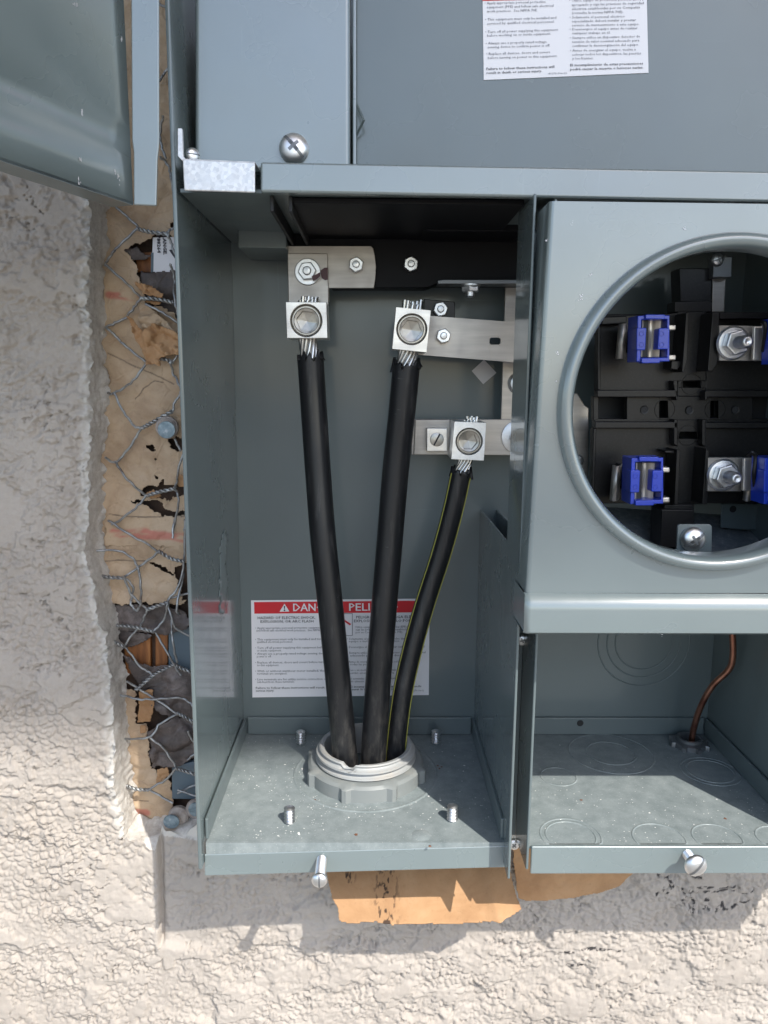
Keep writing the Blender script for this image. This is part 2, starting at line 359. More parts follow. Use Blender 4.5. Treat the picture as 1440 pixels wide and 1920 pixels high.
def H(x, z):
    """stucco relief (metres, towards the viewer)"""
    wx = (fbm(x, z, 0.012, 3, 1)-0.5)*0.008; wz = (fbm(x, z, 0.012, 3, 5)-0.5)*0.008
    low = fbm(x, z, 0.05, 3, 2)-0.5
    d1, d2 = worley(x+wx, (z+wz)*1.2, 0.0056, 3); knob = 0.62*sst(0, 0.38, d2-d1)+0.38*np.clip(1-(d1/0.8)**2, 0, 1)
    e1, e2 = worley(x-wx*0.7, z+wz*0.7, 0.0027, 8); knob2 = 0.5*sst(0, 0.4, e2-e1)+0.5*np.clip(1-(e1/0.8)**2, 0, 1)
    amp = 0.25+1.1*sst(0.36, 0.62, fbm(x, z, 0.03, 4, 9))
    h = low*0.0032 + 0.00125*knob*amp + 0.00034*knob2 + (fbm(x, z, 0.0019, 2, 10)-0.5)*0.0012
    f = fbm(x, z*1.25, 0.030, 5, 7, 0.58)                    # trowelled skins with ragged edges
    skin = sst(0.545, 0.560, f); plate = low*0.003+0.0019+(fbm(x, z, 0.004, 3, 6)-0.5)*0.0007+(f-0.55)*0.004
    h = h*(1-skin)+np.maximum(h, plate)*skin
    f3 = fbm(x+0.3, z*1.4, 0.040, 6, 2, 0.6); h = h+0.0013*sst(0.495, 0.507, f3)+0.0012*sst(0.575, 0.585, f3)-0.0009*sst(0.40, 0.41, 1-f3)*0
    f2 = fbm(x, z*1.3, 0.022, 5, 12, 0.6); crack = np.exp(-((f2-0.5)/0.0045)**2)*sst(0.5, 0.62, fbm(x, z, 0.02, 2, 14))
    h = h-0.0036*crack
    up = sst(0.16, 0.30, z)                                    # the upper left is smoother, with pits
    pit = sst(0.60, 0.68, fbm(x, z, 0.0042, 2, 11))*sst(0.50, 0.60, fbm(x, z, 0.03, 4, 13))
    h = h*(1-0.05*up)-0.0022*pit*(0.3+0.7*up)
    # saw-cut step below the opening
    inz = sst(G1.z-0.003, G1.z+0.004, z)*(1-sst(ZB+0.03, ZB+0.04, z))
    xg = G0.x+(G1.x-G0.x)*np.clip((G0.z-z)/(G0.z-G1.z), 0, 1)
    right = sst(xg-0.0008, xg+0.0008, x)
    patch = inz*right*(1-sst(0.36, 0.40, x)*0)*(1-sst(-0.034, -0.022, x))
    h = h*(1-0.15*patch)-0.0040*inz*right*(1-sst(-0.045, -0.005, x))-0.0030*np.exp(-((x-xg-0.001)/0.0016)**2)*inz
    comb = sst(0.345, 0.36, x)*sst(-0.14, -0.11, z)             # combed patch under the right corner
    h = h+comb*(vn(x/0.0013, z/0.010, 5)-0.5)*0.0010
    return h
def P2(pix): return [(A(x, y, SY).x, A(x, y, SY).z) for x, y in pix]
ink_lines = [P2(l) for l in ([(1232, 1636), (1250, 1640), (1258, 1655), (1246, 1668)], [(1240, 1662), (1226, 1672)],
    [(1278, 1664), (1330, 1660), (1382, 1660)], [(1282, 1672), (1330, 1668), (1384, 1664)], [(1284, 1636), (1310, 1640)],
    [(1276, 1682), (1290, 1700)], [(1290, 1676), (1302, 1690), (1296, 1706), (1288, 1694), (1286, 1678)], [(1318, 1700), (1322, 1682), (1332, 1690), (1326, 1700)],
    [(1340, 1704), (1352, 1690), (1356, 1704), (1384, 1690), (1402, 1686)], [(1392, 1672), (1408, 1668), (1420, 1660)],
    [(1060, 1786), (1110, 1776), (1165, 1782)], [(1092, 1780), (1140, 1778)], [(1064, 1808), (1090, 1806)])]
def stucco_attrs(x, z, h):
    d = np.full(x.shape, 9.0)
    for l in ink_lines: d = np.minimum(d, segdist(x, z, l))
    ink = (1-sst(0.0007, 0.0014, d))*sst(0.46, 0.54, fbm(x, z, 0.0022, 2, 3))
    dx = edge_x(z)-x; raw = (1-sst(0.0, 0.007, dx+(fbm(x, z, 0.004, 3, 2)-0.5)*0.006))*(z > ZB)*0.8
    return dict(ink=ink*0.92, raw=raw)
wall = thing('stucco_wall', 'rough beige stucco house wall cut open around the meter panel', 'wall', (0.1, SY, -1.3))
XL, XR_, ZL, ZT = -0.28, 0.41, -0.23, 0.46
STEP = 0.00075
# left strip
zs = np.arange(ZB, ZT, STEP); nx = int((ex.mean()-XL)/STEP); u = np.linspace(0, 1, nx)
Z = np.repeat(zs[:, None], nx, 1); X = XL+(edge_x(Z)-XL)*u[None, :]
hh = H(X, Z); dd = np.clip((edge_x(Z)-X)/0.004, 0, 1); hh = hh-0.0026*(1-dd)*sst(0.45, 0.6, fbm(X, Z, 0.004, 3, 12))
V = np.stack([X, SY-hh, Z], -1).reshape(-1, 3); me = np_mesh('stucco_field', V, grid_faces(*X.shape), stucco_attrs(X, Z, hh))
tag(link('stucco_field', me, M['stucco'], wall, sharp=180))
edgeV = V.reshape(len(zs), nx, 3)[:, -1, :]
# bottom field
xs = np.arange(XL, XR_, STEP); nz = int((ZB-ZL)/STEP); vv = np.linspace(0, 1, nz)
X = np.repeat(xs[None, :], nz, 0); tzx = top_z(xs); Z = ZL+(tzx[None, :]-ZL)*vv[:, None]
hh = H(X, Z); V = np.stack([X, SY-hh, Z], -1).reshape(-1, 3)
me = np_mesh('stucco_field', V, grid_faces(*X.shape), stucco_attrs(X, Z, hh)); link('stucco_field', me, M['stucco'], wall, sharp=180)
topV = V.reshape(nz, len(xs), 3)[-1]
# broken edges, back to the paper
K = 16
def edge_strip(E, dirx, dirz, seed):
    n = len(E); S = np.linspace(0, 1, K); out = np.zeros((n, K, 3)); t = E[:, 2] if dirx else E[:, 0]
    for k, s_ in enumerate(S):
        y = E[:, 1]+(PY+0.002-E[:, 1])*s_
        off = (0.0015*s_)+ (fbm(t, y*2.5, 0.005, 5, seed, 0.65)-0.5)*0.0022*min(1, s_*4)+ (fbm(t, y, 0.02, 2, seed+2)-0.5)*0.003*s_
        off = off+np.where(s_ > 0.7, (fbm(t, y, 0.006, 3, seed+5)-0.35)*0.008*(s_-0.7)/0.3, 0)
        b_ = min(1.0, s_*4); kk = np.ones(31)/31; pad = lambda a: np.convolve(np.pad(a, 15, mode='edge'), kk, 'valid')
        ex0 = E[:, 0]*(1-b_)+pad(E[:, 0])*b_ if dirx else E[:, 0]; ez0 = E[:, 2]*(1-b_)+pad(E[:, 2])*b_ if dirz else E[:, 2]
        out[:, k, 0] = ex0+dirx*off; out[:, k, 1] = y; out[:, k, 2] = ez0+dirz*off
    return out
for E, dx_, dz_, sd_ in ((edgeV, 1, 0, 3), (topV[(xs > edgeV[0, 0]-0.001)], 0, 1, 8)):
    g3 = edge_strip(E, dx_, dz_, sd_); me = np_mesh('broken_edge', g3.reshape(-1, 3), grid_faces(len(E), K)); link('broken_edge', me, M['mortar'], wall, sharp=180)
# plain wall beyond the detailed field
far = MB()
far.box(-6, XL, SY+0.001, SY+0.02, -1.3, 3.64); far.box(XR_, 6, SY+0.001, SY+0.02, -1.3, 3.64)
far.box(XL, XR_, SY+0.001, SY+0.02, -1.3, ZL); far.box(XL, XR_, SY+0.001, SY+0.02, 0.80, 3.64); far.box(XL, -0.085, SY+0.001, SY+0.02, ZT, 0.80)
fo = far.build('plain_stucco', M['stucco'], wall)
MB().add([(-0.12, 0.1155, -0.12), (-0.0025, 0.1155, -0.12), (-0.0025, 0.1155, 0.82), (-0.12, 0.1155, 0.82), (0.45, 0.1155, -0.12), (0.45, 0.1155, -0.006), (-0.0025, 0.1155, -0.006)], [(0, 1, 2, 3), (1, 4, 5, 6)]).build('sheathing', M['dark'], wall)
eave = thing('roof_eave', 'boxed roof eave with fascia high above the meter panel', 'roof', (0, SY, 1.5))
MB().box(-6, 6, -2.77, SY, 3.64, 3.68).build('soffit', M['soffit'], eave)
MB().box(-6, 6, -2.80, -2.771, 3.606, 3.80).build('fascia', M['soffit'], eave)

# ================================================================= PAPER, FELT, SHEATHING SHOWING IN THE GAP
def sheet(name, pix, Y, m, parent=None, res=0.0009, amp=0.0012, wr=0.02, holes=(), tilt=None, rag=0.0012, seed=0, attrs=None, thick=0.00035, curl=0.0):
    poly = [(A(x, y, Y).x, A(x, y, Y).z) for x, y in pix]; hp = [[(A(x, y, Y).x, A(x, y, Y).z) for x, y in h] for h in holes]
    px = np.array(poly); x0, z0 = px.min(0)-res*2; x1, z1_ = px.max(0)+res*2
    xs = np.arange(x0, x1, res); zs = np.arange(z0, z1_, res); X, Z = np.meshgrid(xs, zs)
    wx = (fbm(X, Z, 0.004, 4, seed, 0.65)-0.5)*rag*4; wz = (fbm(X, Z, 0.004, 4, seed+4, 0.65)-0.5)*rag*4
    keep = inpoly(X+wx, Z+wz, poly)
    if Y > 0.09: keep &= X < -0.0032
    for h in hp: keep &= ~inpoly(X+wx, Z+wz, h)
    y = (fbm(X, Z, wr, 4, seed+2, 0.5)-0.5)*amp*2
    f1_, f2_ = worley(X+(fbm(X, Z, 0.02, 3, seed)-0.5)*0.012, Z*1.3+(fbm(X, Z, 0.02, 3, seed+1)-0.5)*0.012, wr*0.9, seed+6); y = y+amp*1.3*(f1_-0.4)+amp*0.35*sst(0.0, 0.06, f2_-f1_)
    if tilt is not None: y = y+tilt(X, Z)
    V = np.stack([X, Y+y, Z], -1).reshape(-1, 3); F = grid_faces(*X.shape)
    k = keep.reshape(-1)[F].sum(1) >= 3; F = F[k]
    at = {kk: fn(X, Z) for kk, fn in (attrs or {}).items()}
    used = np.unique(F); remap = np.zeros(len(V), int); remap[used] = np.arange(len(used))
    me = np_mesh(name, V[used], remap[F], {a: b.reshape(-1)[used] for a, b in at.items()})
    o = link(name, me, m, parent, sharp=180)
    s_ = o.modifiers.new('thickness', 'SOLIDIFY'); s_.thickness = thick; s_.offset = 1; return o
Z3 = lambda L: [z3(*q) for q in L]
Z6 = lambda L: [z6(*q) for q in L]
def redmask(segs, wd):
    ls = [[(A(x, y, PY).x, A(x, y, PY).z) for x, y in s_] for s_ in segs]
    def fn(X, Z):
        d = np.full(X.shape, 9.0)
        for l in ls: d = np.minimum(d, segdist(X, Z, l))
        return (1-sst(wd*0.4, wd, d))*sst(0.35, 0.6, fbm(X*0.3, Z, 0.004, 3, 2))*0.6
    return fn
red = redmask([Z3([(140, 535), (300, 545)]), Z6([(150, 50), (280, 70), (420, 70), (540, 75)]), Z6([(190, 60), (320, 45), (520, 85)]), Z6([(225, 1540), (320, 1548)])], 0.0034)
def crease_shade(X, Z):  # shade of paper creases painted as thin dark lines, via the mould mask
    d = np.full(X.shape, 9.0)
    for l in (Z3([(130, 872), (235, 930), (390, 992), (515, 1055)]), Z3([(285, 1140), (335, 1080), (398, 1035), (450, 1045)]), Z3([(140, 1812), (300, 1825), (590, 1822)]), Z6([(60, 205), (180, 200), (330, 205)]), Z6([(215, 1480), (330, 1485)])):
        d = np.minimum(d, segdist(X+(fbm(X, Z, 0.003, 3, 3)-0.5)*0.002, Z, [(A(x, y, PY).x, A(x, y, PY).z) for x, y in l]))
    return (1-sst(0.0002, 0.0006, d))*0.6
holes = [Z3(h) for h in (
    [(228, 272), (285, 238), (375, 205), (400, 196), (540, 195), (620, 195), (620, 690), (545, 690), (520, 640), (430, 600), (372, 600), (345, 560), (330, 470), (300, 370)],
    [(480, 1372), (600, 1360), (600, 1445), (540, 1445), (500, 1412)], [(350, 1412), (395, 1408), (412, 1440), (392, 1450)], [(390, 1472), (412, 1478), (405, 1502)], [(395, 1582), (420, 1588), (425, 1608), (402, 1606)],
    [(305, 1682), (350, 1655), (420, 1650), (455, 1600), (468, 1650), (600, 1630), (600, 1692), (530, 1700), (480, 1732), (430, 1705), (350, 1702)],
    [(260, 1732), (430, 1726), (465, 1786), (600, 1798), (600, 1822), (445, 1812), (380, 1764)], [(484, 105), (495, 125), (530, 112), (560, 135), (500, 152)]
)]
holes += [Z6(h) for h in ([(480, 230), (560, 208), (600, 220), (600, 400), (520, 395), (500, 330)], [(330, 205), (375, 213), (480, 262), (478, 272), (370, 225)],
    [(100, 420), (350, 424), (500, 425), (600, 376), (640, 1640), (410, 1650), (458, 1560), (460, 1470), (452, 1370), (380, 1340), (342, 1290), (345, 1150), (325, 1062), (268, 1062), (282, 890), (180, 858), (100, 640)])]
paper = sheet('kraft_paper', [(160, -60), (420, -60), (440, 1640), (160, 1640)], PY+0.002, M['kraft'], None, 0.0005, 0.0021, 0.016, holes, attrs=dict(red=red, mould=crease_shade), seed=1, tilt=lambda X, Z: -0.0025*sst(0.40, 0.6, fbm(X*0.4, Z, 0.05, 2, 9)))
tag(paper, 'torn tan kraft building paper showing between stucco edge and metal panel', 'paper')
tag(sheet('kraft_paper_strip', Z3([(110, 1815), (400, 1830), (610, 1812), (610, 2000), (110, 2000)]), PY-0.0005, M['kraft'], None, 0.0009, 0.0009, 0.02, attrs=dict(red=red), seed=5), 'lapped strip of kraft paper with red printed line beneath the burst seam', 'paper')
felt = [('building_felt', Z3([(215, 262), (300, 255), (350, 300), (405, 290), (330, 345), (285, 345)]), 0.1075, 'small grey felt tongue left of the white card', 0.003),
        ('building_felt', Z3([(320, 400), (400, 405), (600, 395), (600, 730), (520, 680), (420, 610), (372, 560), (330, 470)]), 0.1085, 'dark wrinkled building felt below the white card', 0.003),
        ('building_felt', Z6([(110, 430), (420, 432), (520, 472), (560, 520), (540, 560), (430, 592), (330, 575), (150, 560)]), 0.1065, 'dark felt band just under the lower edge of the kraft paper', 0.003),
        ('building_felt', Z6([(150, 555), (365, 592), (300, 635), (220, 660), (160, 640)]), 0.1085, 'small black felt corner beside the stucco edge above the orange wood', 0.002),
        ('building_felt', Z6([(195, 695), (280, 745), (350, 762), (480, 758), (640, 835), (640, 1050), (490, 1030), (400, 1000), (330, 930), (260, 830)]), 0.1050, 'large curled brown-black felt flap under crossing wires', 0.006),
        ('building_felt', Z6([(330, 1100), (400, 1050), (480, 1022), (600, 1070), (600, 1230), (500, 1290), (350, 1292), (345, 1180)]), 0.1040, 'rounded brown-black felt flap low in the gap', 0.006),
        ('building_felt', Z6([(405, 1722), (415, 1660), (500, 1620), (640, 1585), (640, 1680), (480, 1692)]), 0.1000, 'black felt scrap at the bottom corner of the gap under the nails', 0.003)]
for k, (nm, pl, yy, lb, cu) in enumerate(felt):
    cx = sum(A(*q, yy).x for q in pl)/len(pl)
    tag(sheet(nm, pl, yy, M['felt'], None, 0.0006, 0.0018, 0.022, seed=k+3, rag=0.0008, tilt=(lambda cu: lambda X, Z: -cu*0.8*sst(0.45, 0.7, fbm(X+Z*0.6, Z-X*0.6, 0.02, 2, 4)))(cu)), lb, 'building felt')
for k, (pl, lb) in enumerate([(Z6([(200, 600), (345, 590), (345, 800), (215, 800)]), 'orange sheathing board beside the stucco edge'), (Z6([(370, 560), (436, 560), (436, 800), (370, 800)]), 'narrow orange sheathing board left of the blue-grey plate')]):
    o = MB().pprism(pl, 0.1105, 0.115).build('sheathing_board', M['wood'], None, 0.0006); tag(o, lb, 'board')
tag(MB().pprism(Z6([(440, 545), (640, 560), (640, 830), (440, 830)]), 0.1095, 0.1145).build('metal_plate', M['flash'], None, 0.0004), 'blue-grey plate behind the wires beside the orange boards', 'metal plate')
tag(MB().pprism(Z6([(458, 1290), (640, 1250), (640, 1465), (458, 1462)]), 0.1060, 0.1100).build('metal_plate', M['flash'], None, 0.0004), 'dark blue-grey plate low in the gap above the two nails', 'metal plate')
tag(MB().pprism(Z3([(290, 290), (385, 285), (385, 405), (300, 405)]), 0.1110, 0.115).build('sheathing_board', M['wood'], None, 0.0006), 'reddish sheathing wood left of the white card', 'board')
for pl, yy, lb, m_ in ((Z3([(245, 660), (265, 665), (330, 745), (400, 700), (560, 760), (560, 880), (440, 900), (440, 955), (405, 940), (360, 948), (330, 860), (285, 780)]), 0.094, 'ragged torn orange paper flap hanging off the wall above the nail', 'kraft_o'),
        (Z3([(305, 575), (340, 590), (420, 640), (560, 770), (560, 860), (430, 760), (330, 745)]), 0.0985, 'folded tan paper tongue behind the torn orange flap', 'kraft'),
        (Z3([(285, 458), (380, 480), (465, 530), (460, 555), (385, 545), (320, 515)]), 0.099, 'orange paper curl above the twisted wire', 'kraft_o'),
        (Z3([(330, 560), (440, 575), (430, 598), (370, 590)]), 0.100, 'orange paper scrap below the twisted wire', 'kraft_o'),
        (Z6([(280, 892), (352, 885), (366, 960), (345, 1055), (275, 1062)]), 0.1015, 'orange paper strip between the two lower felt flaps', 'kraft_o'),
        (Z6([(285, 1075), (318, 1075), (325, 1108), (290, 1115)]), 0.1015, 'tiny orange paper chip above the light paper', 'kraft_o'),
        (Z6([(380, 1308), (432, 1298), (445, 1340), (372, 1385)]), 0.1015, 'orange paper scrap under the rounded felt flap', 'kraft_o'),
        (Z3([(350, 1680), (400, 1668), (440, 1710), (380, 1725)]), 0.1010, 'orange paper shred in the burst seam', 'kraft_o'),
        (Z3([(530, 1570), (600, 1600), (600, 1650), (535, 1650)]), 0.1015, 'rust-orange paper shred beside the panel above the seam', 'kraft_o')):
    tl = (lambda X, Z: -0.004*sst(0.4, 0.6, fbm(X+Z*0.3, Z, 0.009, 3, 6))) if yy < 0.1 else None
    tag(sheet('paper_scrap', pl, yy, M[m_], None, 0.0005, 0.0014, 0.008, seed=int(yy*9000) % 9, rag=0.0005, tilt=tl), lb, 'paper')
# hanging cardboard-like paper flaps under the boxes
def flap(name, pix, ytop, ybot, m, lb, attrs=None, crease=True, seed=0):
    zt = A(*pix[0], ytop).z; zb = min(A(*q, ybot).z for q in pix)
    Ym = (ytop+ybot)/2
    P = [A(x, y, ytop+(ybot-ytop)*((y-pix[0][1])/(max(q[1] for q in pix)-pix[0][1]))) for x, y in pix]
    poly = [(p.x, p.z) for p in P]; res = 0.0008
    res = 0.0004; a = np.array(poly); xs = np.arange(a[:, 0].min()-res, a[:, 0].max()+res, res); zs = np.arange(a[:, 1].min()-res, a[:, 1].max()+res, res)
    X, Z = np.meshgrid(xs, zs); wx = (fbm(X, Z, 0.006, 4, seed, 0.6)-0.5)*0.0018; wz = (fbm(X, Z, 0.012, 4, seed+3, 0.5)-0.5)*0.0014
    keep = inpoly(X+wx, Z+wz, poly); t = (a[:, 1].max()-Z)/(a[:, 1].max()-a[:, 1].min())
    Y = ytop+(ybot-ytop)*t+(fbm(X, Z, 0.03, 4, seed)-0.5)*0.0045+(fbm(X, Z*2, 0.008, 3, seed+4)-0.5)*0.0009
    if crease:
        xc = A(912, 1690, Ym).x; Y = Y+0.010*np.clip((X-xc)/0.03, 0, 1)*t - 0.004*np.exp(-((X-xc-0.006*t)/0.0035)**2)*t
    V = np.stack([X, Y, Z], -1).reshape(-1, 3); F = grid_faces(*X.shape); F = F[keep.reshape(-1)[F].sum(1) >= 3]
    at = {k: fn(X, Z).reshape(-1) for k, fn in (attrs or {}).items()}
    me = np_mesh(name, V, F, at); o = link(name, me, m, None, sharp=180)
    s_ = o.modifiers.new('thickness', 'SOLIDIFY'); s_.thickness = 0.0006
    return tag(o, lb, 'paper')
def mould(X, Z):
    c = A(724, 1690, 0.04); d = np.hypot((X-c.x)/0.011, (Z-c.z)/0.030); e = A(653, 1670, 0.04); d2 = np.hypot((X-e.x)/0.006, (Z-e.z)/0.003)
    return np.clip((1-sst(0.2, 1.0, d))*sst(0.56, 0.66, fbm(X, Z, 0.0018, 3, 7))+(1-sst(0.3, 1, d2))*sst(0.45, 0.6, fbm(X, Z, 0.002, 3, 4)), 0, 1)*0.9
flap('paper_flap', [(608, 1600), (950, 1600), (962, 1650), (972, 1690), (981, 1716), (950, 1722), (880, 1732), (800, 1732), (636, 1731), (632, 1700), (622, 1680), (615, 1648)], 0.066, 0.028, M['kraft_o'], 'stiff orange paper flap with black mould spots hanging under the left box', dict(mould=mould), seed=2)
flap('paper_flap', [(962, 1590), (1210, 1590), (1187, 1636), (1163, 1660), (1120, 1676), (1060, 1684), (990, 1689), (972, 1684), (966, 1650)], 0.0715, 0.067, M['kraft_o'], 'brown paper flap tucked under the right box, shorter and in shade', None, False, 5)

# chicken wire lath
mesh_t = thing('wire_lath', 'bent galvanised chicken wire stretched over paper in the gap beside the panel', 'wire mesh', A(300, 1600, 0.1))
def wire(pix, y0=0.098, y1=None, r=0.00078):
    pts = bez([A(*q, y0+(0.0026*math.sin(i*2.3+q[0]))) for i, q in enumerate(pix)], 6)
    pts = [p+Vector((random.gauss(0, 1), random.gauss(0, 1), random.gauss(0, 1)))*0.00022 for p in pts]
    MB().tube(bez(pts, 3), r, 7).build('wire', M['wire'], mesh_t, sharp=60)
def twist(pix, y0=0.0972, r=0.00068, turns=None):
    a = bez([A(*q, y0) for q in pix], 24); L = sum((a[i+1]-a[i]).length for i in range(len(a)-1)); turns = turns or max(1.5, L/0.0052)
    n = len(a)*2; mb = MB()
    for ph in (0, PI):
        pts = []
        for k in range(n):
            s_ = k/(n-1)*(len(a)-1); i = min(int(s_), len(a)-2); p = a[i].lerp(a[i+1], s_-i); t = (a[i+1]-a[i]).normalized()
            u_ = t.cross(Vector((0, 1, 0))).normalized(); v_ = t.cross(u_); q = 2*PI*turns*k/(n-1)+ph
            pts.append(p+(u_*math.cos(q)+v_*math.sin(q))*r*1.05)
        mb.tube(pts, r, 6)
    mb.build('twisted_joint', M['wire'], mesh_t, sharp=60)
Z2 = lambda L: [(x/2, y/2) for x, y in L]
for L in (Z2([(585, 5), (610, 22), (640, 18)]), Z2([(590, 312), (615, 275), (645, 235)]), Z2([(612, 438), (600, 500), (606, 550), (622, 595)]), Z2([(598, 590), (625, 610), (640, 660), (652, 725)]), Z2([(395, 735), (450, 790), (520, 852)]),
          Z3([(112, 365), (150, 300), (200, 248), (300, 150)]), Z3([(470, 185), (500, 158), (560, 130)]), Z3([(475, 180), (500, 245), (540, 340), (560, 380)]), Z3([(118, 362), (230, 460), (330, 555)]), Z3([(118, 722), (160, 705), (235, 665), (290, 600), (330, 553)]),
          Z3([(495, 352), (515, 450), (518, 560), (546, 690), (543, 850), (512, 925)]), Z3([(350, 588), (450, 640), (570, 720)]), Z3([(120, 722), (170, 770), (220, 820), (350, 925)]), Z3([(352, 930), (290, 1022), (215, 1080), (150, 1112), (128, 1098)]),
          Z3([(492, 925), (515, 1000), (560, 1095), (525, 1150), (505, 1212)]), Z3([(553, 1095), (560, 1195)]), Z3([(168, 1100), (215, 1200), (285, 1295), (335, 1308)]), Z3([(328, 1306), (260, 1420), (178, 1508), (118, 1482)]), Z3([(520, 1368), (553, 1442)]), Z3([(590, 1410), (545, 1530), (528, 1655)]),
          Z3([(172, 1505), (250, 1610), (355, 1702)]), Z3([(355, 1700), (290, 1775), (155, 1872)]), Z3([(518, 1662), (542, 1725), (508, 1915)]), Z3([(595, 1815), (575, 1915)]),
          Z6([(120, -10), (250, 70), (390, 152)]), Z6([(390, 155), (290, 230), (200, 292)]), Z6([(60, 148), (180, 150), (262, 203), (290, 300), (295, 420), (270, 465), (240, 420), (255, 345), (208, 290)]), Z6([(200, 290), (250, 385), (325, 458)]),
          Z6([(525, 198), (500, 320), (438, 412)]), Z6([(472, -20), (460, 82)]), Z6([(527, -20), (522, 190), (515, 300), (482, 455), (500, 482)]), Z6([(327, 458), (290, 545), (200, 655)]), Z6([(358, 577), (412, 520), (437, 428)]), Z6([(435, 420), (460, 515), (485, 562), (600, 625)]),
          Z6([(458, 515), (462, 620), (485, 742)]), Z6([(370, 580), (440, 700), (503, 805)]), Z6([(600, 362), (450, 400), (433, 430)]), Z6([(208, 655), (290, 760), (358, 803)]), Z6([(218, 838), (330, 908), (484, 1008)]), Z6([(185, 912), (300, 935), (420, 930), (530, 937), (600, 1010)]),
          Z6([(492, 1013), (400, 1062), (332, 1137), (190, 1142)]), Z6([(338, 1133), (420, 1200), (483, 1298)]), Z6([(483, 1298), (420, 1362), (330, 1417)]), Z6([(335, 1412), (462, 1482)]), Z6([(538, 1103), (590, 1190)]), Z6([(600, 1205), (540, 1256)]), Z6([(600, 1378), (488, 1432)]), Z6([(488, 1414), (600, 1450)])):
    wire(L)
for L in (Z3([(298, 150), (380, 170), (482, 182)]), Z3([(325, 556), (420, 560), (512, 582)]), Z3([(436, 905), (475, 912), (512, 928)]), Z3([(330, 1308), (400, 1270), (502, 1212)]), Z3([(355, 1702), (430, 1680), (522, 1660)]),
          Z6([(388, 150), (455, 190), (525, 205)]), Z6([(90, 284), (140, 290), (202, 292)]), Z6([(323, 462), (380, 440), (442, 420)]), Z6([(168, 544), (260, 552), (362, 577)]), Z6([(150, 630), (205, 655)]), Z6([(268, 885), (370, 800), (475, 748)]), Z6([(470, 748), (520, 775), (600, 805)]), Z6([(486, 1008), (530, 1030), (600, 1075)]), Z6([(480, 1300), (530, 1315), (600, 1338)]), Z6([(218, 1392), (270, 1410), (334, 1414)])):
    twist(L)
# felt-washered nails
def lath_nail(px, py, lb, hx=0, hy=0, y=0.096):
    c = A(px, py, y+0.004); t = thing('lath_nail', lb, 'nail', c, 'felt-washered lath nails')
    MB().lathe(c, (0, -1, 0), [(0, 0), (0.0062, 0), (0.0072, 0.002), (0.0070, 0.0042), (0.0055, 0.0056), (0, 0.0056)], 24).build('washer', M['washer'], t)
    h = A(px+hx, py+hy, y-0.007); MB().tube([c, h], 0.0012, 8).build('shank', M['nail'], t)
    MB().lathe(h, (0.05, -1, -0.1), [(0, -0.0012), (0.0050, -0.0012), (0.0054, -0.0004), (0.0052, 0.0002), (0, 0.0005)], 24).build('head', M['nail'], t)
lath_nail(316, 801, 'upper lath nail with blue-grey head and round felt washer, beside the panel', -4, 5)
lath_nail(337, 1525, 'lower lath nail bent to the left with a loose tan washer', -16, 16)
lath_nail(370, 1512, 'lath nail almost hidden behind the panel edge at the bottom of the gap', -2, 6)
# white card
card = thing('printed_card', 'white printed card slipped in the torn hole, text reading downwards', 'card', A(310, 480, 0.109))
cp = Z3([(392, 202), (385, 408), (620, 408), (620, 196)]); MB().pprism(cp, 0.1074, 0.1078).build('card_sheet', M['label'], card)
MB().pprism(Z3([(382, 290), (396, 290), (394, 408), (380, 408)]), 0.1072, 0.1074).build('grey_border', M['flash'], card)

# ================================================================= TEXT
def text_mesh(s, bold=0.0):
    cu = bpy.data.curves.new('t', 'FONT'); cu.body = s; cu.size = 1.0; cu.resolution_u = 1; cu.offset = bold
    o = bpy.data.objects.new('t', cu); C.objects.link(o); dg = bpy.context.evaluated_depsgraph_get(); dg.update()
    me = bpy.data.meshes.new_from_object(o.evaluated_get(dg)); bpy.data.objects.remove(o)
    v = np.zeros(len(me.vertices)*3); me.vertices.foreach_get('co', v); v = v.reshape(-1, 3); f = [tuple(p.vertices) for p in me.polygons]
    return v, f
def text_on(mb, s, p0, p1, cap, Y, bold=0.0, down=None):
    """text whose baseline runs from pixel p0 to p1 with capitals cap pixels tall, at depth Y"""
    v, f = text_mesh(s, bold)
    if len(v) == 0: return
    a = A(*p0, Y); b = A(*p1, Y); ex_ = (b-a); L = ex_.length; ex_ = ex_/L; ez_ = ex_.cross(Vector((0, 1, 0)))
    if down is not None: ez_ = Vector(down)
    q0 = A(p0[0], p0[1]-cap, Y) if down is None else None
    hgt = (q0-a).length if q0 is not None else cap
    x0 = v[:, 0].min(); wd = v[:, 0].max()-x0
    mb.add([a+ex_*((x-x0)/wd*L)+ez_*(y/0.70*hgt) for x, y, _ in v], f)

# ================================================================= THE ENCLOSURE
D = 0.138
FZ = 0.0117
enc = thing('meter_enclosure', 'open grey steel meter and service enclosure set into the stucco wall', 'electrical box', (0.2, D, 0))
ZTOP = 0.78; XO = 0.399
P = M['paint']; PG = M['paint_gloss']; PD = M['paint_dusty']; PB = M['paint_lit']
MB().box(-0.0022, 0, -0.001, D, -0.001, ZTOP).build('left_wall', PG, enc, 0.0008, 3)
MB().box(-0.0022, XO+0.002, D, D+0.002, 0, ZTOP).build('back_panel', P, enc)
MB().box(XO, XO+0.002, 0, D, 0, ZTOP).build('right_wall', P, enc, 0.0008)
MB().box(-0.0022, XO+0.002, 0, D, ZTOP, ZTOP+0.002).build('top_wall', P, enc)
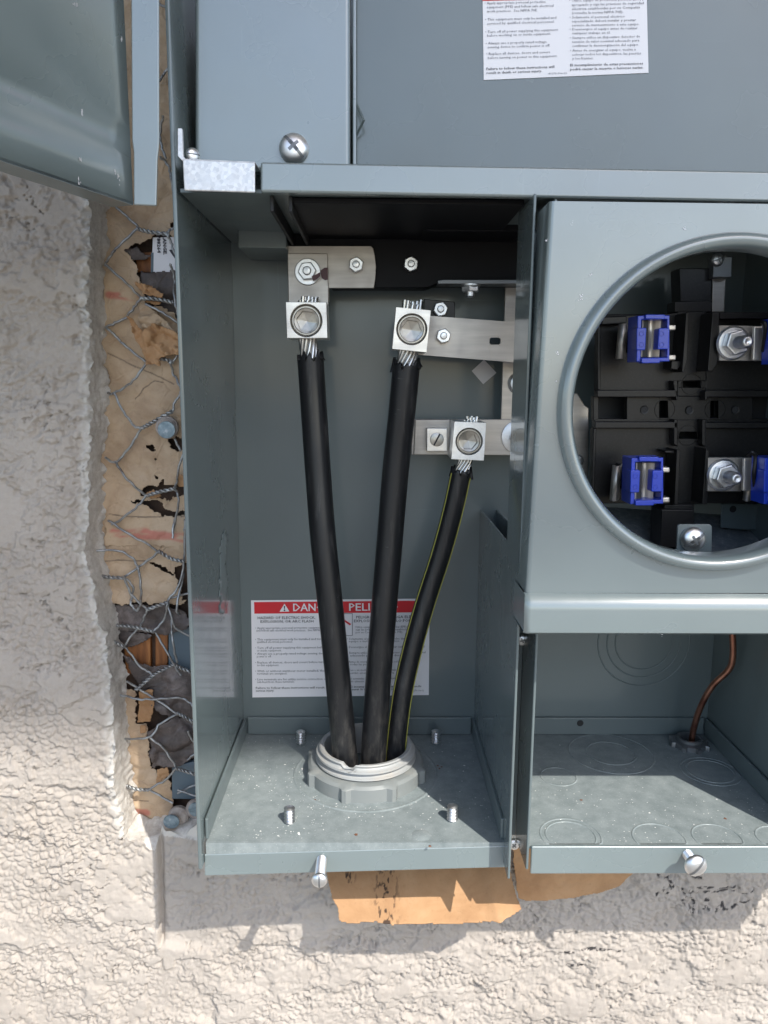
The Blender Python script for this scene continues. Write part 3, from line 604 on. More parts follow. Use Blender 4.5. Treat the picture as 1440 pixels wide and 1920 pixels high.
# left tray floor with turned-up flanges
fl = MB(); XW = 0.1685
fl.box(0.0012, XW-0.001, 0.0066, D-0.0003, FZ-0.0016, FZ); fl.box(0.0012, XW-0.001, 0.0047, 0.0065, 0.004, FZ); f1 = fl.build('floor_plate', PD, enc)
MB().box(0.0030, XW-0.0032, D-0.0024, D-0.0004, FZ+0.0002, 0.0250).build('back_flange', P, f1, 0.0006)
MB().box(0.0004, 0.0022, 0.0075, D-0.0026, FZ+0.0002, 0.0245).build('side_flange', P, f1, 0.0006)
MB().box(XW-0.0026, XW-0.0008, 0.0075, D-0.0026, FZ+0.0002, 0.0245).build('side_flange', P, f1, 0.0006)
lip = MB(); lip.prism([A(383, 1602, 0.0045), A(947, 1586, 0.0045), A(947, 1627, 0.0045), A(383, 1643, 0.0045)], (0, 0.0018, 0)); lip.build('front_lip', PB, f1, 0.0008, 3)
# shallow embossed ring round the hub, small dimples
HC = Vector((0.0893, 0.0822, FZ))
MB().lathe(HC, (0, 0, 1), [(0.0455, 0.0), (0.0462, 0.0005), (0.0470, 0.0005), (0.0477, 0.0)], 64).build('knockout_ring', PD, f1, sharp=80)
MB().lathe(AZ(790, 1566, FZ), (0, 0, 1), [(0, 0.0006), (0.004, 0.0005), (0.0055, 0)], 32).build('dimple', PD, f1, sharp=80)
# divider: two sheets with a channel between
MB().add([], [])
ZD = A(918, 955, D).z
def ell(x0, x1, yf, ym, yb, zt):      # L-shaped sheet: full depth below ZD, shallow strip above
    return MB().prism([Vector((x0, yf, -0.0012)), Vector((x0, yb, -0.0012)), Vector((x0, yb, ZD)), Vector((x0, ym, ZD)), Vector((x0, ym, zt)), Vector((x0, yf, zt))], (x1-x0, 0, 0))
dvo = ell(0.1675, 0.1690, -0.0090, 0.0290, D, 0.3520).build('divider_wall', PG, enc, 0.0006, 2)
XC = 0.1790
ell(XC, XC+0.0016, -0.0010, 0.0290, D, 0.3520).build('divider_wall', PG, enc, 0.0007, 2)
MB().box(0.1692, XC-0.0002, 0.030, 0.0315, 0.0, 0.3520).build('channel_web', P, enc)
# right tray
XR2 = 0.3386
fl = MB(); fl.box(XC+0.0020, XR2-0.001, 0.0016, D-0.0003, FZ-0.0016, FZ); f2 = fl.build('floor_plate', PD, enc)
MB().box(XC+0.0022, XR2-0.003, D-0.0024, D-0.0004, FZ+0.0002, 0.0250).build('back_flange', P, f2, 0.0006)
MB().box(XR2-0.0026, XR2-0.0008, 0.004, D-0.0026, FZ+0.0002, 0.0250).build('side_flange', P, f2, 0.0006)
MB().box(XC+0.0028, XO-0.001, -0.0008, 0.0012, -0.0040, 0.0128).build('front_lip', PB, f2, 0.0008, 3)
MB().box(XR2+0.0018, XO-0.0004, 0.0016, D-0.0003, 0.0002, 0.0018).build('floor_plate', P, enc)
MB().box(XR2, XR2+0.0016, 0.0004, D, 0.0, 0.3520).build('divider_wall', P, enc, 0.0006)
for c, rs in ((AZ(1145, 1412, FZ), (0.0285, 0.0165)), (AZ(1047, 1456, FZ), (0.0115,)), (AZ(1332, 1446, FZ), (0.0185, 0.0150)), (AZ(1070, 1567, FZ), (0.0170, 0.0140)), (AZ(1236, 1572, FZ), (0.0145,)), (AZ(1345, 1571, FZ), (0.0135,)), (AZ(1460, 1572, FZ), (0.012,))):
    for r_ in rs:
        kr = MB().lathe(c, (0, 0, 1), [(r_-0.0006, 0.0), (r_-0.0003, 0.00035), (r_+0.0003, 0.00035), (r_+0.0006, 0.0)], 56)
        kr.v = [(min(x, XR2-0.003), max(y, 0.0030), z) for x, y, z in kr.v]; kr.build('knockout_ring', PD, f2, sharp=80)
kb = A(1207, 1204, D)
for r_ in (0.0330, 0.0265, 0.0205):
    MB().lathe(kb-Vector((0, 0.0002, 0)), (0, -1, 0), [(r_-0.0005, 0.0), (r_-0.0002, 0.0004), (r_+0.0002, 0.0004), (r_+0.0005, 0.0)], 56).build('knockout_ring', P, f2, sharp=80)
MB().lathe(A(1088, 1356, D-0.0026), (0, -1, 0), [(0, 0.0001), (0.0022, 0.0002), (0.0024, 0.0)], 16).build('vent_hole', M['void'], f2)
# shelf between upper and lower halves
sh = MB().box(0.001, XO-0.001, 0.0025, D-0.0005, 0.3535, 0.3552); sho = sh.build('shelf', P, enc)
q = [A(488, 303, -0.0030), A(1560, 323, -0.0030), A(1560, 381, -0.0030), A(488, 360, -0.0030)]
MB().prism(q, (0, 0.0050, 0)).build('shelf_lip', PB, sho, 0.0013, 4)
fb = MB(); fb.pprism([(446, 427), (537, 430), (537, 466), (446, 464)], 0.089, 0.1360); fb.build('stiffener', P, sho, 0.0006)
MB().prism([A(395, 362, 0.02), A(520, 362, 0.02), A(537, 430, 0.0885), A(446, 427, 0.0885)], (0, 0, -0.0015)).build('underside_channel', P, sho, 0.0004)
for x0 in (0.043, 0.052):
    MB().box(x0, x0+0.0018, 0.006, D-0.004, 0.346, 0.3533).build('underside_rib', M['void'], sho, 0.0004)
MB().box(0.0535, 0.1665, 0.008, D-0.004, 0.3505, 0.3530).build('shelf_shade_sheet', M['board'], sho, 0.0004)  # dark sheet added to give the deep shade under the shelf
# hanging black stud under the shelf
MB().lathe(A(873, 378, 0.060), (0, 0, -1), [(0, -0.003), (0.0026, -0.003)] + [(0.0026+(0.0004 if k % 2 else 0), 0.0006*k) for k in range(16)] + [(0.0015, 0.0106), (0, 0.011)], 14).build('stud', M['cast'], sho)
# galvanised latch bracket at the corner
bk = MB().pprism([(342, 298), (478, 304), (478, 361), (345, 357)], -0.0045, -0.0030); bko = bk.build('latch_bracket', M['galv'], enc, 0.0006, 3)
MB().prism([A(342, 297, -0.0042), A(478, 303, -0.0042), A(478, 306, -0.0042), A(342, 300, -0.0042)], (0, 0.016, 0.001)).build('bracket_return', M['galv'], bko, 0.0003)
MB().prism([A(333, 240, -0.0040), A(341, 240, -0.0040), A(343, 292, -0.0040), A(350, 300, -0.0040), A(341, 301, -0.0040), A(333, 292, -0.0040)], (0, 0.0025, 0)).build('bracket_tab', M['galv'], bko, 0.0003)
MB().pprism([(378, 276), (392, 276), (392, 300), (366, 300), (366, 292)], 0.026, 0.0266).build('notch', M['void'], enc)
# upper dead fronts
DF = 0.024
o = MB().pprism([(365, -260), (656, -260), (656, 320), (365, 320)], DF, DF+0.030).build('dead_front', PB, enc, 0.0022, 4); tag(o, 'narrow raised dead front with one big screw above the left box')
MB().pprism([(661, -260), (668, -260), (668, 318), (661, 318)], DF+0.009, DF+0.030).build('dead_front_edge', PB, enc, 0.0006)
o = MB().pprism([(668, -300), (1800, -300), (1800, 330), (668, 330)], 0.040, 0.043).build('dead_front', PG, enc, 0.0006); tag(o, 'wide recessed dead front carrying the white bilingual label')
MB().tube([A(669, 196, 0.036), A(682, 226, 0.030), A(668, 254, 0.036)], 0.0007, 6).build('spring_clip', P, enc)
# label on wide dead front
LY = 0.0396
lab = MB().prism([A(903, -150, LY), A(1209, -160, LY), A(1216, 136.5, LY), A(907, 150, LY)], (0, 0.0003, 0)).build('warning_label', M['label'], enc); tag(lab, 'white bilingual safety label with English and Spanish print on the wide dead front')
MB().prism([A(904, -60, LY-0.0002), A(1207, -66, LY-0.0002), A(1208, -6, LY-0.0002), A(904.5, 1.5, LY-0.0002)], (0, 0.00015, 0)).build('red_band', M['red'], lab)
def zr(X, Y): return (880+X/4, Y/4)
TT = [("• Apply appropriate personal protective", 115,32,572,20,0), ("equipment (PPE) and follow safe electrical",130,62,632,50,0), ("work practices.  See NFPA 70E.",132,93,512,84,0),
 ("• This equipment must only be installed and",118,155,652,140,0), ("serviced by qualified electrical personnel.",135,185,638,170,0), ("• Turn off all power supplying this equipment",120,248,665,230,0), ("before working on or inside equipment.",135,275,612,260,0),
 ("• Always use a properly rated voltage",123,333,580,320,0), ("sensing device to confirm power is off.",138,362,606,348,0), ("• Replace all devices, doors and covers",127,412,605,398,0), ("before turning on power to this equipment.",140,442,660,427,0),
 ("Failure to follow these instructions will",128,525,638,508,1), ("result in death or serious injury.",130,555,545,540,1),
 ("• Utilice equipo de protección personal (EPP) y",750,13,1310,0,0), ("apropiado y siga las prácticas de seguridad",768,45,1308,30,0), ("eléctrica establecidas por su Compañía",768,75,1280,62,0), ("(consulte la norma NFPA 70E).",770,105,1155,97,0),
 ("• Solamente el personal eléctrico",752,138,1165,130,0), ("especializado deberá instalar y prestar",768,168,1250,157,0), ("servicio de mantenimiento a este equipo.",770,198,1275,188,0), ("• Desenergice el equipo antes de realizar",752,228,1262,218,0), ("cualquier trabajo en él.",770,257,1058,252,0),
 ("• Siempre utilice un dispositivo detector de",753,292,1280,280,0), ("tensión de valor nominal adecuado para",770,322,1275,310,0), ("confirmar la desenergización del equipo.",772,352,1272,342,0), ("• Antes de energizar el equipo, vuelva a",755,387,1248,378,0),
 ("colocar todos los dispositivos, las puertas",770,417,1288,407,0), ("y los frentes.",772,447,930,443,0), ("El incumplimiento de estas precauciones",757,497,1303,483,1), ("podrá causar la muerte o lesiones serias.",757,528,1305,513,1)]
t0 = MB(); t1 = MB()
for s_, a, b, c, d_, bo in TT: text_on(t1 if bo else t0, s_, zr(a, b), zr(c, d_), 4.6, LY-0.0003, 0.008 if bo else 0.0)
text_on(t0, "40273-706-02", zr(592, 558), zr(732, 553), 3.2, LY-0.0003)
t0.build('small_print', M['ink_soft'], lab); t1.build('bold_print', M['ink'], lab)
# danger label low on the back panel
def z7(X, Y): return (460+X/3.789, 1100+Y/3.789)
LY = D-0.0004
lab = MB().prism([A(*z7(40, 98), LY), A(*z7(1310, 85), LY), A(*z7(1303, 770), LY), A(*z7(50, 787), LY)], (0, 0.0003, 0)).build('danger_label', M['label'], enc); tag(lab, 'white danger sticker with red header low on the back panel behind the cables')
LY -= 0.0002
MB().prism([A(*z7(62, 110), LY), A(*z7(1292, 100), LY), A(*z7(1290, 182), LY), A(*z7(64, 192), LY)], (0, 0.00015, 0)).build('red_header', M['red'], lab)
LY -= 0.0003
tw = MB(); text_on(tw, "DANGER", z7(340, 173), z7(648, 172), 14.0, LY, 0.012); text_on(tw, "PELIGRO", z7(737, 171), z7(1085, 169), 14.0, LY, 0.012)
tw.prism([A(*z7(243, 178), LY), A(*z7(313, 177), LY), A(*z7(278, 121), LY)], (0, 0.0001, 0)); tw.build('header_lettering', M['label'], lab)
tk = MB(); tk.prism([A(*z7(273, 138), LY-0.0002), A(*z7(283, 138), LY-0.0002), A(*z7(280, 160), LY-0.0002), A(*z7(276, 160), LY-0.0002)], (0, 0.0001, 0)); tk.lathe(A(*z7(278, 168), LY-0.0002), (0, -1, 0), [(0, 0), (0.0006, 0)], 10)
for s_, a, b, c in (("HAZARD OF ELECTRIC SHOCK,", 88, 231, 498), ("EXPLOSION, OR ARC FLASH", 108, 257, 484), ("PELIGRO DE DESCARGA ELÉCTRICA,", 788, 226, 1292), ("EXPLOSIÓN O DESTELLO POR ARCO", 772, 253, 1268), ("Failure to follow these instructions will result in death or", 75, 727, 690), ("serious injury.", 76, 746, 205), ("El incumplimiento de estas instrucciones puede", 745, 718, 1250), ("causar la muerte o lesiones serias.", 745, 736, 1100)):
    text_on(tk, s_, z7(a, b), z7(c, b-(c-a)*0.008), 4.9 if b < 300 else 4.0, LY, 0.006)
tk.build('bold_print', M['ink'], lab)
ts = MB()
for s_, a, b, c in (("• Apply appropriate personal protective equipment (PPE)", 70, 301, 600), ("and follow safe electrical work practices.  See NFPA 70E.", 78, 319, 572), ("• This equipment must only be installed and serviced by", 70, 382, 620), ("qualified electrical personnel.", 82, 400, 336),
        ("• Turn off all power supplying this equipment before working on", 70, 442, 690), ("or inside equipment.", 82, 461, 258), ("• Always use a properly rated voltage sensing device to confirm", 70, 484, 690), ("power is off.", 82, 503, 186), ("• Replace all devices, doors and covers before turning on power", 70, 546, 690), ("to this equipment.", 84, 565, 240),
        ("• With or without watthour meter installed, the line bus and", 70, 607, 690), ("terminals are energized.", 84, 625, 296), ("• Line terminals are for utility service connection only.  Do not", 70, 666, 690), ("sub-feed from these terminals.", 84, 684, 350),
        ("Utilice equipo de protección personal (EPP) y", 780, 294, 1160), ("siga las prácticas de seguridad establecidas", 784, 312, 1170), ("por su Compañía (norma NFPA 70E).", 784, 331, 1120), ("• Solamente el personal eléctrico debe dar servicio a este", 722, 378, 1280), ("equipo e instalar y prestar servicio.", 735, 395, 1100),
        ("• Desenergice el equipo antes de realizar cualquier trabajo en él", 722, 436, 1275), ("• Siempre utilice un dispositivo detector de tensión nominal", 722, 477, 1280), ("adecuado para confirmar la desenergización.", 745, 496, 1240), ("• Antes de energizar el equipo vuelva a colocar", 722, 541, 1120), ("todas las puertas y los frentes.", 745, 559, 1040),
        ("• Con o sin medidor instalado, las terminales", 722, 600, 1080), ("están energizadas y la barra.", 745, 620, 1060), ("• Las terminales de línea son para la acometida.", 722, 660, 1090), ("No alimente. Nada.", 745, 680, 900)):
    text_on(ts, s_, z7(a, b), z7(c, b-(c-a)*0.008), 3.9, LY)
text_on(ts, "40273-106-02", z7(1180, 744), z7(1268, 743), 3.0, LY)
for e in (((640, 192), (760, 191)), ((760, 191), (760, 347)), ((760, 347), (640, 348)), ((640, 348), (640, 192))):
    ts.tube([A(*z7(*e[0]), LY), A(*z7(*e[1]), LY)], 0.00018, 4)
ts.build('small_print', M['ink_soft'], lab)
MB().prism([A(*z7(655, 215), LY), A(*z7(665, 208), LY), A(*z7(752, 266), LY), A(*z7(742, 275), LY)], (0, 0.0001, 0)).build('prohibition_bar', M['red'], lab)
# card text (reads downwards)
tc = MB()
for s_, a, b in (("FLANGE.", (449, 178), (449, 303)), ("788264", (415, 190), (415, 292))):
    v, f = text_mesh(s_, 0.03); pa = A(*z3(*a), 0.1070); pb = A(*z3(*b), 0.1070); L = (pb-pa).length; x0 = v[:, 0].min(); wd = v[:, 0].max()-x0
    tc.add([pa+Vector((0, 0, -1))*((x-x0)/wd*L)+Vector((1, 0, 0))*(y/0.7*0.0020) for x, y, _ in v], f)
tc.prism([A(*z3(486, 275), 0.1070), A(*z3(500, 272), 0.1070), A(*z3(560, 330), 0.1070), A(*z3(560, 375), 0.1070), A(*z3(530, 340), 0.1070)], (0, 0.0002, 0))
tc.build('card_print', M['ink'], card)
# grey diamond sticker, dried smear on the side wall
o = MB().pprism([zk(965, 690), zk(1085, 818), zk(957, 928), zk(846, 800)], D-0.0005, D-0.0002).build('diamond_sticker', M['sticker'], enc)

# screws -----------------------------------------------------------------
def pan_screw(name, c, ax, r, parent, slot=True, phil=True, rot=0.6, shaft=0.006, tr=None):
    c = Vector(c); ax = Vector(ax).normalized(); mb = MB()
    mb.lathe(c, ax, [(0, 0), (r*0.97, 0), (r, r*0.10), (r*0.93, r*0.30), (r*0.74, r*0.48), (r*0.45, r*0.58), (0, r*0.62)], 32)
    o = mb.build(name, M['zinc'], parent, sharp=50)
    a = ax.cross(Vector((0, 0, 1))).normalized(); b = ax.cross(a); sm = MB()
    dirs = []
    if slot: dirs.append((rot, r*0.93, r*0.10))
    if phil: dirs += [(rot+PI/2, r*0.42, r*0.11), (rot, r*0.42, r*0.13)]
    for (q, L, wd) in dirs:
        d1 = a*math.cos(q)+b*math.sin(q); d2 = ax.cross(d1)
        for sgn in (1, -1):
            pts = []
            for t in np.linspace(0, 1, 8):
                rr = L*t*sgn; hgt = r*(0.015+float(np.interp(abs(rr)/r, [0, 0.45, 0.74, 0.93, 1.0], [0.62, 0.58, 0.48, 0.30, 0.10])))
                pts.append((c+d1*rr+ax*max(hgt, r*0.11), 0))
            vs = []
            for p_, _ in pts: vs += [p_+d2*wd+ax*0.00008, p_-d2*wd+ax*0.00008]
            sm.add(vs, [(2*i, 2*i+1, 2*i+3, 2*i+2) for i in range(7)])
    sm.build('slot', M['cast'], o, sharp=180)
    if shaft > 0:
        tr = tr or r*0.42; n = int(shaft/0.0006)
        MB().lathe(c, -ax, [(0, -0.0005)]+[(tr*(1 if k % 2 else 0.84), shaft*k/n) for k in range(n+1)]+[(0, shaft)], 16).build('threads', M['zinc'], o, sharp=60)
    return o
pan_screw('cover_screw', A(551, 279, DF-0.0004), (0.05, -1, 0.12), 0.0074, enc, rot=-0.85, shaft=0)
pan_screw('lip_screw', A(599, 1649, -0.0130), (0.0, -1, -0.02), 0.0043, enc, phil=False, rot=PI/2, shaft=0.0172, tr=0.0029)
pan_screw('lip_screw', A(1303, 1621, -0.0100), (0.05, -1, -0.02), 0.0062, enc, phil=False, rot=0.9, shaft=0.0090, tr=0.0029)
pan_screw('channel_screw', A(979, 1199, 0.0290), (-0.1, -1, 0.05), 0.0036, enc, slot=False, rot=0.4, shaft=0)
pan_screw('channel_screw', A(963, 1582, 0.0290), (0.0, -1, 0.05), 0.0036, enc, slot=False, rot=0.8, shaft=0)
pan_screw('channel_screw', A(1012, 425, 0.028), (0.0, -1, 0.05), 0.0026, enc, slot=False, rot=0.8, shaft=0)
pan_screw('bracket_screw', A(361, 291, 0.008), (0.6, -1, 0.05), 0.0034, bko, slot=True, phil=False, rot=0.0, shaft=0)
# threaded studs standing on the floor
def stud(c, h=0.0100, r=0.0033):
    n = 9; mb = MB(); mb.lathe(c, (0, 0, 1), [(0, -0.001), (r, -0.001)]+[(r*(1.0 if k % 2 else 0.68), h*0.9*k/n) for k in range(n+1)]+[(r*0.7, h*0.96), (r*0.45, h), (0, h)], 16)
    return mb.build('stud', M['zinc'], f1, sharp=60)
for q in ((564, 1394), (817, 1393), (543, 1542), (848, 1538)): stud(AZ(*q, FZ))
# left wall smear
sm = sheet('dried_smear', [(425, 1006), (437, 1030), (432, 1080), (438, 1120), (428, 1172), (418, 1150), (417, 1080), (419, 1030)], 0.06, M['paint_lit'], enc, 0.001, 0.0, 0.02, rag=0.0006, seed=3, thick=0.00015)
zsm = np.zeros(len(sm.data.vertices)*3); sm.data.vertices.foreach_get('co', zsm); zsm = zsm.reshape(-1, 3)
cxm = (zsm[:, 0].min()+zsm[:, 0].max())/2; zsm[:, 1] = 0.082+(zsm[:, 0]-cxm)*5.0; zsm[:, 0] = 0.0002+0*zsm[:, 0]; sm.data.vertices.foreach_set('co', zsm.astype(np.float32).ravel()); sm.data.update()

# meter cover with ring -----------------------------------------------------
CY = -0.027
cc = A(1357, 764, CY); R0 = (A(1640, 764, CY)-cc).length; RO = R0+0.0070
yb = CY
outl_px = [(1040, 377), (1860, 388), (1860, 1112), (994, 1112)]
ow = [A(*q, CY) for q in outl_px]
NSEG = 128
def outline_pt(q):
    d = Vector((math.cos(q), 0, math.sin(q))); best = None
    for i in range(4):
        a = ow[i]; b = ow[(i+1) % 4]; e = b-a; den = d.x*e.z-d.z*e.x
        if abs(den) < 1e-9: continue
        t = ((a.x-cc.x)*e.z-(a.z-cc.z)*e.x)/den; s_ = ((a.x-cc.x)*d.z-(a.z-cc.z)*d.x)/den
        if t > 0 and -1e-6 <= s_ <= 1+1e-6 and (best is None or t < best): best = t
    return best
angs = sorted(set([round(2*PI*k/NSEG, 6) for k in range(NSEG)]+[round(math.atan2(p.z-cc.z, p.x-cc.x) % (2*PI), 6) for p in ow]))
rm = (RO+R0)/2; hw = (RO-R0)/2
prof = [(rm+hw*math.cos(t)*(0.92+0.08*abs(math.cos(t))), CY-0.0058*math.sin(t)**0.8) for t in [PI*k/18 for k in range(19)]]+[(R0, CY+0.004), (R0+0.0004, CY+0.010)]
rows = []
vs = []; fs = []; n = len(angs)
for q in angs:
    d = Vector((math.cos(q), 0, math.sin(q))); tmax = outline_pt(q)
    vs.append(Vector((cc.x, CY, cc.z))+d*tmax)
for q in angs: vs.append(Vector((cc.x+math.cos(q)*RO, CY, cc.z+math.sin(q)*RO)))
mb = MB()
for k in range(n):
    fs += [(k, (k+1) % n, n+k), ((k+1) % n, n+(k+1) % n, n+k)]
mb.add(vs, fs); plate_mb = mb; mb = MB()
# rounded left edge turning back, and the top and right returns
def ret(a, b, nrm, depth=0.03, rr=0.0030):
    pts = []
    for k in range(6):
        t = k/5*PI/2; pts.append((rr*math.sin(t), rr*(1-math.cos(t))))
    pts.append((rr, depth)); vs = []
    for (o_, y_) in pts: vs += [a+nrm*o_+Vector((0, y_, 0)), b+nrm*o_+Vector((0, y_, 0))]
    mb.add(vs, [(2*i, 2*i+1, 2*i+3, 2*i+2) for i in range(len(pts)-1)])
cov = plate_mb.build('meter_cover', PB, enc, sharp=30); ret(ow[0], ow[3], Vector((-1, 0, 0)), 0.0255, 0.0022); mb.build('cover_return', PB, cov, sharp=50);
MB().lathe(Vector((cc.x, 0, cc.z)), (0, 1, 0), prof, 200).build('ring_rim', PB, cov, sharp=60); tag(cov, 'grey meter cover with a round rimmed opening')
# bottom band flaring forward
b0 = A(994, 1112, CY); b1 = A(1860, 1112, CY); zb = A(1200, 1186, CY-0.004).z
prof2 = [(0.0, 0.0), (-0.0006, -0.0006), (-0.0030, -0.0026), (-0.0042, -0.0052), (-0.0045, -0.0075), (-0.0045, None), (-0.0030, None), (0.0255, None)]
vs = []
xl = b0.x-0.0010; hh_ = [0, 0, 0, 0, 0, 0, -0.0012, -0.0014]
for j, (dy, dz) in enumerate(prof2):
    z_ = (b0.z+dz) if dz is not None else zb+hh_[j]
    vs += [Vector((xl-0.002, CY+dy+0.0022, z_)), Vector((xl-0.0008, CY+dy+0.0005, z_)), Vector((xl+0.0010, CY+dy, z_)), Vector((b1.x, CY+dy, z_))]
bb = MB(); bb.add(vs, [(4*i+k, 4*i+k+1, 4*i+5+k, 4*i+4+k) for i in range(len(prof2)-1) for k in range(3)]); bb.add([Vector((xl-0.002, CY-0.002, b0.z)), Vector((xl-0.002, -0.001, b0.z)), Vector((xl-0.002, -0.001, zb)), Vector((xl-0.002, CY-0.002, zb))], [(0, 1, 2, 3)])
bb.build('bottom_band', PB, cov, sharp=40)
# tab with the sealing screw at the bottom of the ring
tb = MB().pprism([z5(745, 1578), z5(755, 1570), z5(898, 1570), z5(910, 1580), z5(908, 1735), z5(738, 1725)], 0.004, 0.0055); tbo = tb.build('seal_tab', P, cov, 0.0004)
MB().prism([A(*z5(738, 1725), 0.004), A(*z5(908, 1735), 0.004), A(*z5(960, 1752), 0.004), A(*z5(738, 1745), 0.004)], (0, -0.006, 0)).build('tab_foot', P, tbo, 0.0003)
pan_screw('seal_screw', A(*z5(815, 1640), 0.0038), (0, -1, 0), 0.0066, tbo, rot=0.6, shaft=0)

# ================================================================= METER SOCKET
SB = 0.074
sock = thing('meter_socket', 'black moulded four-jaw meter socket inside the round opening', 'meter socket', A(*z5(800, 1475), SB+0.02))
def bl(name, pix, y0, y1, m='black', parent=None, bevel=0.0006): return MB().pprism([z5(*q) for q in pix], y0, y1).build(name, M[m], parent or sock, bevel)
def blk(pts, y0, y1, mb):
    return mb.pprism([z5(*q) for q in pts], y0, y1)
# base plate built from pieces so slots stay open
base = MB()
for r_ in ([(365, 575), (745, 555), (745, 960), (365, 960)], [(880, 555), (1500, 545), (1500, 960), (880, 960)], [(345, 1062), (745, 1068), (735, 1470), (335, 1470)], [(865, 1068), (1500, 1062), (1500, 1470), (865, 1470)],
           [(500, 955), (655, 955), (655, 1070), (500, 1070)], [(700, 955), (900, 955), (900, 1070), (700, 1070)], [(940, 955), (1105, 955), (1105, 1070), (940, 1070)],
           [(655, 955), (700, 955), (700, 978), (655, 978)], [(655, 1058), (700, 1058), (700, 1070), (655, 1070)], [(900, 955), (940, 955), (940, 978), (900, 978)], [(900, 1058), (940, 1058), (940, 1070), (900, 1070)],
           [(745, 550), (880, 550), (880, 880), (745, 880)], [(745, 880), (770, 880), (770, 915), (745, 915)], [(855, 880), (880, 880), (880, 915), (855, 915)], [(745, 915), (880, 915), (880, 955), (745, 955)],
           [(738, 1068), (866, 1068), (866, 1125), (738, 1125)], [(738, 1125), (752, 1125), (752, 1160), (738, 1160)], [(838, 1125), (866, 1125), (866, 1160), (838, 1160)], [(738, 1160), (866, 1160), (866, 1475), (738, 1475)],
           [(340, 955), (365, 955), (365, 1070), (340, 1070)]):
    blk(r_, SB, SB+0.006, base)
base.build('base_plate', M['black'], sock, 0.0004)
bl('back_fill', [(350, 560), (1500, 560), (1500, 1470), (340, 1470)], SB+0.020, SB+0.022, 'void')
# rims of the four pockets
for pl in ([(358, 925), (745, 925), (745, 960), (358, 960)], [(722, 880), (745, 880), (745, 975), (738, 975)], [(880, 925), (1500, 925), (1500, 960), (880, 960)], [(875, 930), (890, 930), (890, 975), (875, 975)],
           [(350, 1078), (745, 1078), (745, 1110), (345, 1110)], [(726, 1066), (746, 1066), (746, 1200), (726, 1185)], [(862, 1066), (882, 1066), (882, 1200), (862, 1190)], [(880, 1080), (1500, 1080), (1500, 1110), (880, 1110)], [(340, 1110), (355, 1110), (345, 1470), (330, 1470)],
           [(360, 620), (375, 600), (375, 925), (360, 925)]):
    bl('pocket_rim', pl, SB-0.007, SB)
for pl in ([(785, 552), (800, 552), (792, 780), (775, 840), (765, 840)], [(912, 552), (948, 552), (935, 800), (912, 835), (888, 835)], [(740, 1210), (758, 1215), (748, 1475), (728, 1475)], [(880, 1205), (898, 1215), (888, 1475), (862, 1475)]):
    bl('barrier_fin', pl, SB-0.016, SB, bevel=0.0005)
bl('top_rail', [(380, 575), (500, 570), (500, 605), (380, 612)], SB-0.010, SB); bl('top_rail', [(948, 552), (1500, 545), (1500, 580), (948, 585)], SB-0.010, SB)
bl('shelf_block', [(715, 785), (775, 785), (745, 830), (712, 825)], SB-0.012, SB); bl('shelf_block', [(680, 1215), (740, 1215), (740, 1232), (685, 1228)], SB-0.012, SB)
bl('bottom_shelf', [(670, 1440), (735, 1440), (735, 1475), (670, 1475)], SB-0.010, SB)
for q in ((585, 1020), (800, 1022), (1020, 1020)):
    MB().lathe(A(*z5(*q), SB-0.0002), (0, -1, 0), [(0, -0.0002), (0.0019, -0.0002), (0.0019, 0.0003), (0.0025, 0.0004), (0.0026, 0.0)], 20).build('mounting_hole', M['black'], sock)
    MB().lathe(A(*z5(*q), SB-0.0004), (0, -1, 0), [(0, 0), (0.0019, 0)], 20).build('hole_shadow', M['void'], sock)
for q, r_ in (((812, 898), 0.0058), ((795, 1143), 0.0058), ((683, 1018), 0.0058), ((925, 1018), 0.0058)):
    MB().lathe(A(*z5(*q), SB-0.0001), (0, -1, 0), [(r_, 0), (r_+0.0001, 0.0003), (r_+0.0004, 0.0003), (r_+0.0005, 0)], 32).build('moulded_ring', M['black'], sock)
bl('lower_leg', [(668, 1500), (825, 1500), (825, 1680), (662, 1680)], 0.060, 0.078, bevel=0.0006); bl('lower_web', [(680, 1475), (825, 1475), (825, 1510), (680, 1510)], 0.066, 0.080)
bl('upper_post', [(752, 340), (912, 340), (906, 552), (760, 552)], 0.086, 0.10); bl('upper_block', [(730, 500), (910, 495), (910, 552), (730, 552)], 0.078, 0.09)
s1 = bl('bus_strip', [(914, 280), (982, 280), (970, 552), (908, 552)], 0.088, 0.090, 'bus'); bl('strip_clamp', [(918, 284), (1008, 284), (1004, 385), (914, 385)], 0.080, 0.088, 'cast')
pan_screw('strip_screw', A(*z5(935, 300), 0.079), (0, -1, 0), 0.0038, sock, rot=0.3, shaft=0)
bl('left_bus', [(235, 945), (262, 938), (300, 1000), (318, 1010), (315, 1400), (240, 1400)], 0.095, 0.097, 'bus')
MB().lathe(A(*z5(262, 1265), 0.094), (0, -1, 0), [(0, 0.002), (0.003, 0.0015), (0.004, 0), (0, 0)], 20).build('rivet', M['zinc'], sock)
# bottom deck and plate of the socket bay
o = MB().add([A(*z5(300, 1480), 0.120), A(*z5(1500, 1560), 0.120), A(*z5(1500, 1990), 0.015), A(*z5(200, 1900), 0.015)], [(0, 1, 2, 3)]).build('bay_deck', M['deck'], enc)
tag(bl('bay_plate', [(955, 1470), (1500, 1475), (1500, 1605), (1050, 1596), (952, 1586)], 0.094, 0.0955, 'paint', enc))
MB().lathe(A(*z5(1010, 1497), 0.0938), (0, -1, 0), [(0, 0), (0.0022, 0)], 18).build('plate_hole', M['void'], enc)

